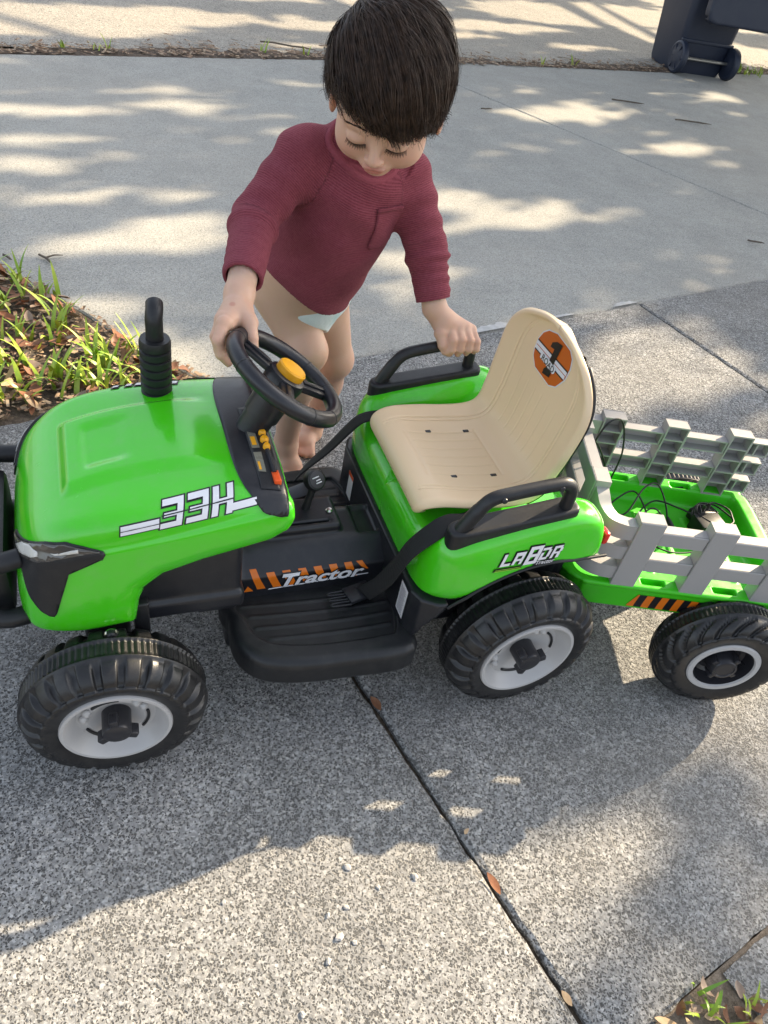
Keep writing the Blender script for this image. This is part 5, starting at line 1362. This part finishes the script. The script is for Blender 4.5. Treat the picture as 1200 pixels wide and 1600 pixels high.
# ================================================================== SHADE TREE (stands right of the picture, between the sun and the drive)
DIRG = np.array([math.sin(SUN_AZ), math.cos(SUN_AZ)])
_rd = random.Random(31); DAP = [(x_, y_, _rd.uniform(.04, .15), _rd.uniform(.012, .05), _rd.uniform(.5, 1)) for x_, y_ in ((_rd.uniform(-1, 7.5), 1.25 + 6.5 * _rd.random() ** 1.2) for _ in range(230))]
def lit(gx, gy):
    """how open the crown is over a ground spot: 0 closed .. 1 open"""
    o = np.zeros(len(gx)); gx, gy = gx + .05 * np.sin(gy * 17 + gx * 5) + .025 * np.sin(gx * 31 + 2), gy + .022 * np.sin(gx * 19 + 1) + .014 * np.sin(gx * 43 + gy * 9)
    def el(cx, cy, a, b, amt=1.0, rot=.244):
        a, b = a + .045, b + .007; c, s = math.cos(rot), math.sin(rot); dx, dy = gx - cx, gy - cy; u, v = dx * c + dy * s, -dx * s + dy * c
        np.maximum(o, amt * np.clip(1.35 - np.sqrt((u / a) ** 2 + (v / b) ** 2), 0, .35) / .35, out=o)
    for q in ((-.68, 2.54, .22, .075), (-.67, 2.28, .22, .055), (-.74, 2.04, .16, .085), (-.66, 1.78, .26, .06, .8), (-.34, 1.52, .24, .11), (-.16, 2.72, .20, .070), (.08, 2.66, .16, .05, .8), (-.37, 1.71, .10, .055, .8), (-.21, 1.84, .10, .05), (.81, 1.87, .15, .11),
              (1.0, 1.72, .24, .085), (.40, 1.35, .13, .10), (1.97, 3.07, .40, .11), (1.87, 3.50, .20, .06, .8), (2.35, 2.62, .30, .09), (3.04, 3.30, .28, .085), (1.48, 2.59, .16, .07), (1.35, 2.45, .16, .06), (2.75, 3.65, .3, .07), (2.2, 3.3, .22, .06, .8), (1.6, 3.0, .18, .05, .8), (3.6, 3.75, .35, .08),
              (-.06, 2.19, .14, .045, .7), (1.74, 1.40, .14, .06, .7), (.30, 1.09, .16, .10, .7), (-.05, 2.95, .14, .05, .8), (1.3, 1.30, .35, .10, .5),
              (1.02, .76, .26, .24, .85), (.72, .60, .15, .12, .9), (1.35, .50, .25, .18, .6),
              (-.45, 4.05, .6, .26), (.1, 4.35, .5, .16), (.70, 3.95, .17, .07), (-.6, 3.72, .5, .07), (1.0, 4.5, .4, .12), (1.9, 4.65, .35, .10), (2.5, 5.1, .5, .16), (3.4, 5.9, .8, .35), (4.6, 6.3, .9, .40), (4.95, 5.2, .55, .38), (4.3, 5.5, .5, .25), (1.6, 5.4, .5, .2), (3.0, 4.75, .3, .08), (6.5, 7.5, 1.2, .6), (5.6, 6.6, .7, .4), (.5, 5.2, .6, .25), (2.4, 6.6, .7, .3), (-.9, 4.8, .6, .25)): el(*q)
    for q in DAP: el(*q)
    # the broad opening that lets the low sun onto the walk and the trailer
    el(-.05, -.56, 1.05, .38, 1.0, .05); el(.50, -.30, .85, .36, 1.0, .1); el(-.65, .80, .34, .13, 1); el(-.72, 1.02, .30, .09, .9)
    # twig shade across its nearer right half
    part = np.clip((gx + .20) / .25, 0, 1) * np.clip((-.34 - gy) / .10, 0, 1)
    o *= 1 - .34 * part
    return o
NL = 88000
r7 = np.random.default_rng(5)
gx = r7.uniform(-2.6, 8.5, NL); gy = r7.uniform(-1.6, 9.2, NL); lo_ = lit(gx, gy)
keep = r7.uniform(0, 1, NL) > lo_ ** .8 * 1.02
gx, gy = gx[keep], gy[keep]; hh_ = r7.uniform(3.1, 5.6, len(gx))
Pl = np.stack([gx + SD.x / SD.z * hh_, gy + SD.y / SD.z * hh_, hh_], 1)
def leaf_cloud(P, size, r):
    n = len(P); a = r.normal(size=(n, 3)); a /= np.linalg.norm(a, axis=1, keepdims=True); b = np.cross(a, r.normal(size=(n, 3))); b /= np.linalg.norm(b, axis=1, keepdims=True)
    s = (size * r.uniform(.7, 1.3, n))[:, None]; V = np.stack([P - a * s, P + b * s * .55 - a * s * .1, P + a * s, P - b * s * .55 - a * s * .1], 1).reshape(-1, 3)
    return V, np.arange(4 * n).reshape(n, 4)
t = NT('tree_leaf'); p = t.pos(); t.set('Base Color', t.mix(t.noise(p, 3, 3), (.045, .095, .020), (.085, .15, .030))); t.set('Roughness', .5); M['leaf'] = t.m
t = NT('bark'); p = t.pos(); t.set('Base Color', t.ramp(t.noise(t.mapping(p, (1, 1, .2)), 30, 6, .7), [(.3, (.05, .04, .03)), (.7, (.16, .13, .10))])); t.set('Roughness', .9); t.bump(t.noise(t.mapping(p, (1, 1, .2)), 30, 6, .7), .02, 1); M['bark'] = t.m
TRB = Vector((10.2, 3.0, 0))
tree = thing('shade_tree', 'broad leafy street tree standing right of the picture, casting dappled shade', 'tree', TRB)
Vl, Ql = leaf_cloud(Pl, .082, r7)
link('crown', mesh_np('crown', Vl - np.array(TRB), Ql, False), 'leaf', tree)
mb = MB(); mb.tube(catmull([(0, 0, -.1), (.05, .02, 1.2), (.0, .05, 2.3), (-.15, .05, 3.2)], 5), np.interp(np.linspace(0, 1, 16), [0, .15, 1], [.34, .24, .18]), 14)
for k in range(15):
    a = r7.uniform(0, 2 * PI); tgt = Pl[r7.integers(len(Pl))] - np.array(TRB); st = np.array([-.05, .04, 2.4 + .05 * k])
    mid = st + (tgt - st) * .5 + np.array([0, 0, .5]); mb.tube(catmull([st, mid, tgt], 6), np.linspace(.10, .018, 13), 8)
mb.build('trunk', 'bark', tree)

# ================================================================== PLANTED CORNER: soil, leaf litter, grass
bed = sheet('planting_bed', [(-.285, .735), (-.36, .765), (-.476, .886), (-.603, 1.085), (-.691, 1.185), (-.782, 1.297), (-.95, 1.45), (-2.6, 1.78), (-6, 1.86), (-6, -.55), (-1.35, .478), (-.78, .612)], -.008, 'soil', kind='structure')
BP = [(-.300, .742), (-.37, .782), (-.476, .898), (-.603, 1.10), (-.691, 1.20), (-.782, 1.31), (-.95, 1.46), (-1.5, 1.62), (-1.5, .462), (-.78, .627)]
def in_bed(x, y): return s_poly(np.array([x]), np.array([y]), BP)[0]
def oval_leaf(L, w, curl, cup, r):
    V, F = [], []; n = 6
    for i in range(n + 1):
        t_ = i / n; ww = w * math.sin(PI * min(max(t_ * .96 + .02, 0), 1)) ** .8; z = curl * (t_ - .5) ** 2 * 4 * L * .5
        for j in (-1, 0, 1): V.append((t_ * L - L / 2, j * ww + .05 * L * math.sin(t_ * 3), z + abs(j) * cup * ww))
    for i in range(n):
        for j in range(2): F.append([i * 3 + j, i * 3 + j + 1, i * 3 + j + 4, i * 3 + j + 3])
    return V, F
def leaf_mat(name, a, b):
    t = NT(name); p = t.pos(True); t.set('Base Color', t.mix(t.ramp(t.noise(p, 70, 5, .6), [(.3, 0.0), (.7, 1.0)]), a, b)); t.set('Roughness', .6); return t.m
LM = [leaf_mat('brown_dead_leaf', (.16, .065, .030), (.24, .11, .055)), leaf_mat('tan_dead_leaf', (.36, .24, .13), (.48, .34, .20)), leaf_mat('grey_dead_leaf', (.20, .14, .10), (.30, .22, .16)), leaf_mat('rust_dead_leaf', (.22, .075, .030), (.33, .14, .06))]
lmesh = []
for k in range(10):
    V, F = oval_leaf(rnd.uniform(.034, .062), rnd.uniform(.008, .014), rnd.uniform(.1, .55), rnd.uniform(-.1, .6), rnd); me = mesh_np('dead_leaf', V, F); me.materials.append(LM[(0, 1, 0, 2, 3, 0, 1, 2, 0, 3)[k]]); lmesh.append(me)
cnt = 0
rl = random.Random(21)
while cnt < 250:
    x, y = rl.uniform(-.95, -.29), rl.uniform(.60, 1.42)
    if in_bed(x, y) > -.008: continue
    o = link('dead_leaf', lmesh[rl.randrange(10)], None, bed); o.location = (x, y, .004 + rl.random() * .014); o.rotation_euler = (rl.gauss(0, .35), rl.gauss(0, .35), rl.uniform(0, 6.28)); cnt += 1
# finer litter and chips between them
Vc, Fc_ = [], []
for k in range(2600):
    x, y = rl.uniform(-1.0, -.28), rl.uniform(.6, 1.42)
    if in_bed(x, y) > .004: continue
    a = rl.uniform(0, 6.28); L = rl.uniform(.004, .013); w = L * rl.uniform(.2, .5); c_, s_ = math.cos(a), math.sin(a); z = rl.uniform(.0, .008); b0 = len(Vc)
    for u, v in ((-L, -w), (L, -w * .7), (L, w), (-L, w)): Vc.append((x + u * c_ - v * s_, y + u * s_ + v * c_, z + rl.uniform(0, .003)))
    Fc_.append([b0, b0 + 1, b0 + 2, b0 + 3])
t = NT('litter_chips'); p = t.pos(); v_ = t.vor(p, 90); sc_ = t.n('ShaderNodeSeparateColor'); t.l(v_.outputs['Color'], sc_.inputs[0])
t.set('Base Color', t.ramp(sc_.outputs[0], [(0, (.08, .045, .025)), (.4, (.20, .12, .07)), (.75, (.34, .24, .15)), (1, (.46, .36, .25))])); t.set('Roughness', .8); M['chips'] = t.m
link('leaf_litter', mesh_np('leaf_litter', Vc, Fc_, False), 'chips', label='fine brown leaf litter and chips covering the soil beside the driveway', cat='leaf litter', kind='stuff')

def blades(spots, r, hmin, hmax, wmin=.0028, wmax=.0050, lean=.8):
    V, F = [], []
    for x, y, n_ in spots:
        for k in range(n_):
            a = r.uniform(0, 6.28); h = r.uniform(hmin, hmax); w = r.uniform(wmin, wmax); ln = r.uniform(.25, lean + .4); bx, by = x + r.gauss(0, .010), y + r.gauss(0, .010); b0 = len(V); N = 6
            dx, dy = math.cos(a), math.sin(a); tw_ = r.uniform(-.5, .5); curve = r.uniform(.3, 1.5)
            px_, pz_ = 0, 0; el_ = 1.50 - ln * .3
            for i in range(N + 1):
                t_ = i / N; ww = w * (1 - t_ ** 2.4) + .0003; an = tw_ * t_; sx, sy = -math.sin(a + an), math.cos(a + an)
                V.append((bx + dx * px_ + sx * ww, by + dy * px_ + sy * ww, pz_)); V.append((bx + dx * px_ - sx * ww, by + dy * px_ - sy * ww, pz_ + ww * .3))
                e_ = el_ - curve * t_; px_ += math.cos(e_) * h / N; pz_ = max(pz_ + math.sin(e_) * h / N, .003)
            for i in range(N): F.append([b0 + 2 * i, b0 + 2 * i + 1, b0 + 2 * i + 3, b0 + 2 * i + 2])
    return V, F
t = NT('grass_blade'); p = t.pos(); t.set('Base Color', t.mix(t.ramp(t.noise(p, 28, 4, .6), [(.3, 0.0), (.7, 1.0)]), (.15, .31, .022), (.44, .50, .050))); t.set('Roughness', .42); t.set('Transmission Weight', 0); t.set('Subsurface Weight', .12); t.b.inputs['Subsurface Radius'].default_value = (.002, .003, .001); M['grass'] = t.m
rg = random.Random(4); sp = []
cl_ = [(-.74, 1.20), (-.68, 1.10), (-.76, 1.08), (-.80, 1.22), (-.70, 1.16), (-.63, 1.03), (-.66, .94), (-.74, .93), (-.72, .84), (-.57, .86), (-.52, .84), (-.55, .78), (-.62, .77), (-.66, .74), (-.72, .72), (-.60, .72), (-.48, .78), (-.45, .80), (-.50, .74), (-.43, .74), (-.77, .70), (-.80, .80), (-.84, 1.0), (-.9, 1.2), (-.9, .8), (-.88, .68), (-.56, .70), (-.64, .68)]
for cx_, cy_ in cl_:
    for k in range(5):
        x, y = cx_ + rg.gauss(0, .026), cy_ + rg.gauss(0, .028)
        if in_bed(x, y) < -.012: sp.append((x, y, rg.randint(1, 3)))
for k in range(110):
    x, y = rg.uniform(-1.45, -.80), rg.uniform(.5, 1.6)
    if in_bed(x, y) < -.012: sp.append((x, y, 3))
for k in range(1500):
    x, y = rg.uniform(-4.5, -1.05), rg.uniform(-.2, 1.8)
    if -.02 + .24 * (x + .78) + .66 < y < 1.40 - .10 * (x + .95) and y < 1.80: sp.append((x, y, 2))
V, F = blades(sp, rg, .045, .105, .0032, .0060); link('grass', mesh_np('grass', V, F), 'grass', label='bright broad-bladed grass growing through leaf litter beside the driveway', cat='grass', kind='stuff')

# lower right corner: gap in the paving with soil, grass and dead leaves
t = NT('sandy_soil'); p = t.pos(); t.set('Base Color', t.ramp(t.noise(p, 110, 8, .75), [(.3, (.10, .078, .055)), (.52, (.22, .175, .13)), (.75, (.36, .30, .235))])); t.set('Roughness', .95); t.bump(t.noise(p, 140, 8, .75), .004, 1); M['sand'] = t.m
gap = sheet('soil_gap', [sw(-.9, NEAR - .9)[:2], sw(-.02, NEAR - .9)[:2], sw(.30, NEAR - .001)[:2], sw(-.9, NEAR - .001)[:2]], -.005, 'sand', kind='structure')
rg2 = random.Random(9)
for k in range(46):
    s_ = rg2.uniform(-.17, -.035); e_ = rg2.uniform(-.10, -.006)
    x, y, _ = sw(s_, NEAR + e_); o = link('dead_leaf', lmesh[rg2.randrange(10)], None, gap); o.location = (x, y, .0 + rg2.random() * .010); o.scale = (.62,) * 3; o.rotation_euler = (rg2.gauss(0, .4), rg2.gauss(0, .4), rg2.uniform(0, 6.28))
sp2 = [(*sw(rg2.uniform(-.15, -.045), NEAR + rg2.uniform(-.09, -.006))[:2], 2) for k in range(13)]
V, F = blades(sp2, rg2, .020, .055, .0014, .0032); link('corner_grass', mesh_np('corner_grass', V, F), 'grass', label='small tufts of grass in the paving gap at the lower right', cat='grass', kind='stuff')

# street edge: dirt, needles and leaf crumbs along the driveway lip
t = NT('gutter_dirt'); p = t.pos(); t.set('Base Color', t.ramp(t.noise(p, 60, 7, .75), [(.3, (.045, .032, .022)), (.52, (.12, .085, .06)), (.72, (.26, .21, .16))])); t.set('Roughness', .95); t.bump(t.noise(p, 80, 7, .7), .008, 1); M['gutter'] = t.m
ed = [(-3, 2.60), (-.774, 3.27), (.739, 3.674), (1.30, 3.79), (2.2, 3.98), (3.37, 4.225), (5.0, 4.62), (9.5, 5.75)]
wid = [.20, .13, .16, .15, .15, .17, .20, .2]
rr_ = random.Random(3); A1, B1 = [], []
for (a, b), (w0, w1) in zip(zip(ed, ed[1:]), zip(wid, wid[1:])):
    n = max(2, int(math.dist(a, b) / .06))
    for k in range(n):
        t_ = k / n; x, y = a[0] + (b[0] - a[0]) * t_, a[1] + (b[1] - a[1]) * t_; A1.append((x, y - .03)); B1.append((x, y + (w0 + (w1 - w0) * t_) * rr_.uniform(.65, 1.25)))
n = len(A1); V = [(x, y, -.0095) for x, y in A1] + [(x, y, -.0065) for x, y in B1]
link('gutter', mesh_np('gutter', V, [[i, i + 1, n + i + 1, n + i] for i in range(n - 1)], False), 'gutter', kind='structure')
Vc, Fc_ = [], []
for k in range(3600):
    i = rr_.randrange(n); f_ = abs(rr_.gauss(0, .6)); x = A1[i][0] + rr_.uniform(-.05, .05); y = A1[i][1] + .04 + (B1[i][1] - A1[i][1]) * f_
    a = rr_.uniform(0, 6.28); L = rr_.uniform(.008, .030); w = L * rr_.uniform(.08, .4); c_, s_ = math.cos(a), math.sin(a); z = rr_.uniform(-.006, .006); b0 = len(Vc)
    for u, v in ((-L, -w), (L, -w * .7), (L, w), (-L, w)): Vc.append((x + u * c_ - v * s_, y + u * s_ + v * c_, z + rr_.uniform(0, .006)))
    Fc_.append([b0, b0 + 1, b0 + 2, b0 + 3])
link('gutter_litter', mesh_np('gutter_litter', Vc, Fc_, False), 'chips', label='brown leaf crumbs collected along the far edge of the driveway', cat='leaf litter', kind='stuff')
gs = [(-.52, 3.42), (-.40, 3.46), (-.33, 3.47), (.68, 3.72), (.45, 3.68), (2.55, 4.12), (2.3, 4.06)]
sp3 = [(x + rr_.gauss(0, .02), y + rr_.gauss(0, .012), 4) for x, y in gs for _ in range(1)] + [(4.25 + rr_.gauss(0, .14), 4.48 + rr_.gauss(0, .05), 4) for _ in range(30)]
V, F = blades(sp3, rr_, .03, .085); link('gutter_grass', mesh_np('gutter_grass', V, F), 'grass', label='sparse weeds sprouting along the street edge of the driveway', cat='grass', kind='stuff')

# pale mortar lip where the drive meets the walk
t = NT('pale_mortar'); p = t.pos(); t.set('Base Color', t.ramp(t.noise(p, 40, 6, .6), [(.3, (.36, .36, .35)), (.7, (.55, .545, .53))])); t.set('Roughness', .85); t.bump(t.noise(p, 150, 5), .001, .6); M['mortar'] = t.m
for s0, s1, wd in ((.62, .86, .032), (.93, 1.05, .018), (1.22, 1.34, .022)):
    rm_ = random.Random(int(s0 * 100)); N = 16
    fr = [sw(s0 + (s1 - s0) * k / N, FAR + .008, .0)[:2] for k in range(N + 1)]; bk = [sw(s0 + (s1 - s0) * k / N, FAR + .010 + wd * math.sin(PI * k / N) ** .6 * rm_.uniform(.7, 1.1), 0)[:2] for k in range(N + 1)]
    V = [(x, y, .0005) for x, y in fr] + [(x, y, -.0028) for x, y in bk]
    link('mortar_lip', mesh_np('mortar_lip', V, [[k, k + 1, N + 1 + k + 1, N + 1 + k] for k in range(N)], True), 'mortar', drive)

# ================================================================== WHEELED BIN at the street edge
t = NT('navy_bin_plastic'); p = t.pos(True); t.set('Base Color', t.mix(t.ramp(t.noise(p, 9, 6, .65), [(.4, 0.0), (.75, .5)]), (.011, .017, .036), (.028, .034, .050))); t.set('Roughness', .5); t.bump(t.noise(p, 300, 3), .0006, .5); M['bin'] = t.m
BA = math.atan2(-.07, .48)
BN = thing('wheelie_bin', 'dark navy wheeled rubbish bin with open lid at the street edge', 'rubbish bin', (3.685, 4.265, -.006), BA)
mb = MB(); b = mb.bm
lv = [(.0, .190, .0, .38), (.03, .195, -.004, .39), (.55, .225, -.018, .46), (.98, .260, -.035, .53), (1.0, .270, -.045, .54), (1.03, .270, -.045, .54)]
rings = []
for z, hw, y0, y1 in lv:
    c = []
    for (sx, yy) in ((-1, y0), (1, y0), (1, y1), (-1, y1)):
        for k in range(4):
            a = {(-1, y0): PI, (1, y0): 1.5 * PI, (1, y1): 0, (-1, y1): .5 * PI}[(sx, yy)] + k * PI / 6; r_ = .045
            cx_ = sx * (hw - r_); cy_ = yy + (r_ if yy == y0 else -r_); c.append(b.verts.new((cx_ + r_ * math.cos(a), cy_ + r_ * math.sin(a), z)))
    rings.append(c)
for a, c in zip(rings, rings[1:]):
    for k in range(16): b.faces.new((a[k], a[(k + 1) % 16], c[(k + 1) % 16], c[k]))
b.faces.new(rings[0])
mb.build('body', 'bin', BN)
for s_ in (-1, 1):
    w = MB().lathe([(.02, -.028), (.05, -.026), (.068, -.020), (.086, -.024), (.098, -.018), (.102, 0), (.098, .018), (.086, .024), (.068, .020), (.05, .026), (.02, .028)], ax='x', n=36, cap=True)
    for q in range(6): w.box((s_ * .024, .06 * math.cos(q * PI / 3), .06 * math.sin(q * PI / 3)), (.004, .018, .004), Matrix.Rotation(q * PI / 3, 3, 'X'))
    o = w.build('wheel', 'bin', BN); o.location = (s_ * .207, -.045, .102)
MB().tube([(-.20, -.045, .102), (.20, -.045, .102)], .011, 10).build('axle', 'metal', BN)
mb = MB().box((0, -.004, .20), (.205, .012, .012), bev=.005); mb.box((0, -.022, .60), (.13, .010, .01), bev=.004); mb.build('foot_ledge', 'bin', BN)
# the lid hangs open down the back
def lid_fn(p):
    q = p - V3(.05, -.155, .70); d = smax(s_box(q, (0, 0, 0), (.275, .035, .38), .012), s_poly(q[:, 0], q[:, 2], [(-.275, .38), (-.275, -.31), (-.255, -.36), (-.205, -.38), (.205, -.38), (.255, -.36), (.275, -.31), (.275, .38)]), .02)
    return np.maximum(d, -s_box(q, (0, .022, 0), (.258, .035, .36), .02))
Rl = Matrix.Rotation(math.radians(-9), 4, 'X')
Vq, Fq = iso(lid_fn, (-.31, -.24, .30), (.40, -.08, 1.11), .008); me = mesh_np('lid', Vq, Fq); me.transform(Matrix.Translation((0, -.06, 1.04)) @ Rl @ Matrix.Translation((0, .10, -1.04))); link('lid', me, 'bin', BN)
MB().tube([(-.24, -.075, 1.0), (.24, -.075, 1.0)], .016, 10).build('handle_bar', 'bin', BN)

# ================================================================== SMALL LOOSE THINGS ON THE PAVING
def stone(r, s):
    b = bmesh.new(); bmesh.ops.create_icosphere(b, subdivisions=2, radius=1)
    o = Vector((r.random() * 9, r.random() * 9, 0))
    for v in b.verts: v.co *= 1 + .22 * math.sin(v.co.x * 3 + o.x) * math.cos(v.co.y * 3.3 + o.y) + r.uniform(-.05, .05)
    for v in b.verts: v.co = Vector((v.co.x * s, v.co.y * s * .75, v.co.z * s * .5))
    me = bpy.data.meshes.new('pebble'); b.to_mesh(me); b.free(); return me
t = NT('pale_pebble'); p = t.pos(True); t.set('Base Color', t.ramp(t.noise(p, 120, 5), [(.3, (.34, .325, .30)), (.7, (.52, .50, .47))])); t.set('Roughness', .7); M['pebble'] = t.m
rp_ = random.Random(8)
for i, (q, s_) in enumerate((((-0.3340, -0.4250, 0.0000), .0075), ((-0.2480, -0.4610, 0.0000), .0080), ((-0.3760, -0.4770, 0.0000), .0058), ((-0.3690, -0.5060, 0.0000), .0085), ((-0.3900, -0.5290, 0.0000), .0068), ((-0.3520, -0.5170, 0.0000), .0055), ((-0.3500, -0.4740, 0.0000), .0060), ((-0.3010, -0.4610, 0.0000), .0050), ((-0.4350, -0.5750, 0.0000), .0062), ((-0.5010, -0.4260, 0.0000), .0050))):
    o = link('pebble', stone(rp_, s_), 'pebble', label={0: 'cream pebble lying alone above the loose scatter of stones', 1: 'pale oval pebble closest to the long sidewalk joint', 3: 'largest grey white pebble in the loose scatter', 8: 'pale pebble lying farthest from the tractor'}.get(i, 'small pale pebble in the loose scatter on the rough sidewalk'), cat='pebble', group='pale pebbles loose on the sidewalk'); o.location = (q[0], q[1], s_ * .12); o.scale = (.72,) * 3; o.rotation_euler.z = rp_.uniform(0, 6)
for q, k, lab, sc_, rz, mt in (((-0.2170, -0.1910, 0.0000), 0, 'rust brown dead leaf lodged in the sidewalk joint nearest the tractor', .62, -1.25, 0), ((-0.1460, -0.4990, 0.0000), 4, 'small reddish dead leaf lying in the sidewalk joint halfway down', .62, -1.35, 3), ((-0.1540, -0.4220, 0.0000), 1, 'yellowish dry leaf scrap beside the sidewalk joint', .34, .6, 1), ((-0.1130, -0.6520, 0.0000), 6, 'pale tan leaf curled in the joint near the bottom edge', .42, -1.3, 1)):
    o = link('fallen_leaf', lmesh[k].copy(), None, label=lab, cat='leaf'); o.data.materials.clear(); o.data.materials.append(LM[mt]); o.location = (q[0], q[1], .0035); o.rotation_euler = (.2, .1, rz); o.scale = (sc_,) * 3
t = NT('dry_twig'); p = t.pos(True); t.set('Base Color', t.mix(t.noise(p, 60, 3), (.055, .042, .032), (.16, .13, .10))); t.set('Roughness', .85); M['twig'] = t.m
rt_ = random.Random(12)
for q, L, a, lab in (((-0.6680, 1.3440, 0.0000), .055, -1.0, 'forked grey twig on the driveway above the grass corner'), ((-0.7640, 1.3500, 0.0000), .035, -.9, 'short dark twig by the left edge of the driveway'), ((1.9930, 1.5330, 0.0000), .075, -.35, 'black twig lying on the driveway at the right edge'), ((0.6110, 3.8710, 0.0000), .30, -.15, 'long thin stick in the street beyond the driveway lip'), ((1.4420, 3.0230, 0.0000), .07, .1, 'small dark twig on the driveway right of the child'), ((2.5380, 3.3840, 0.0000), .22, -.2, 'long thin twig on the sunny driveway below the bin'), ((2.8200, 3.0920, 0.0000), .26, -.15, 'bent twig on the driveway near the right-hand score line')):
    P = [Vector((q[0], q[1], .0)) + Vector((math.cos(a), math.sin(a), 0)) * (k / 5 - .5) * L + Vector((rt_.gauss(0, L * .03), rt_.gauss(0, L * .03), .004)) for k in range(6)]
    mb = MB().tube(P, [.0030 + L * .004] * 5 + [.001], 7)
    if 'forked' in lab: mb.tube([P[2], P[2] + Vector((.022, .012, .002)), P[2] + Vector((.045, .016, .0))], [.0028, .0022, .001], 7)
    mb.build('twig', 'twig', label=lab, cat='twig')
# ================================================================== every separate piece an object of its own
def split_loose(o):
    me = o.data; n = len(me.vertices); par = list(range(n))
    def find(a):
        while par[a] != a: par[a] = par[par[a]]; a = par[a]
        return a
    for e in me.edges:
        a, b = find(e.vertices[0]), find(e.vertices[1])
        if a != b: par[a] = b
    comp = {}
    for f in me.polygons: comp.setdefault(find(f.vertices[0]), []).append(f)
    if not 1 < len(comp) <= 16: return
    for k, fs in enumerate(comp.values()):
        idx = {}; F = []
        for f in fs: F.append([idx.setdefault(v, len(idx)) for v in f.vertices])
        m2 = mesh_np(me.name, [me.vertices[v].co[:] for v in idx], F, fs[0].use_smooth)
        for m_ in me.materials: m2.materials.append(m_)
        c = o.copy(); c.data = m2; COL.objects.link(c); c.parent = o.parent
    bpy.data.objects.remove(o)
for nm in ('axle', 'slot', 'bolt', 'screw', 'hazard_stripe', 'gauge_print', 'gauge_mark', 'flank_pinstripe', 'badge_underline', 'guard_tube', 'knob_print', 'label_small_print', 'foot_ledge', 'sticker_stripe', 'grip_band'):
    for o in [o for o in bpy.data.objects if o.type == 'MESH' and o.name.split('.')[0] == nm]: split_loose(o)
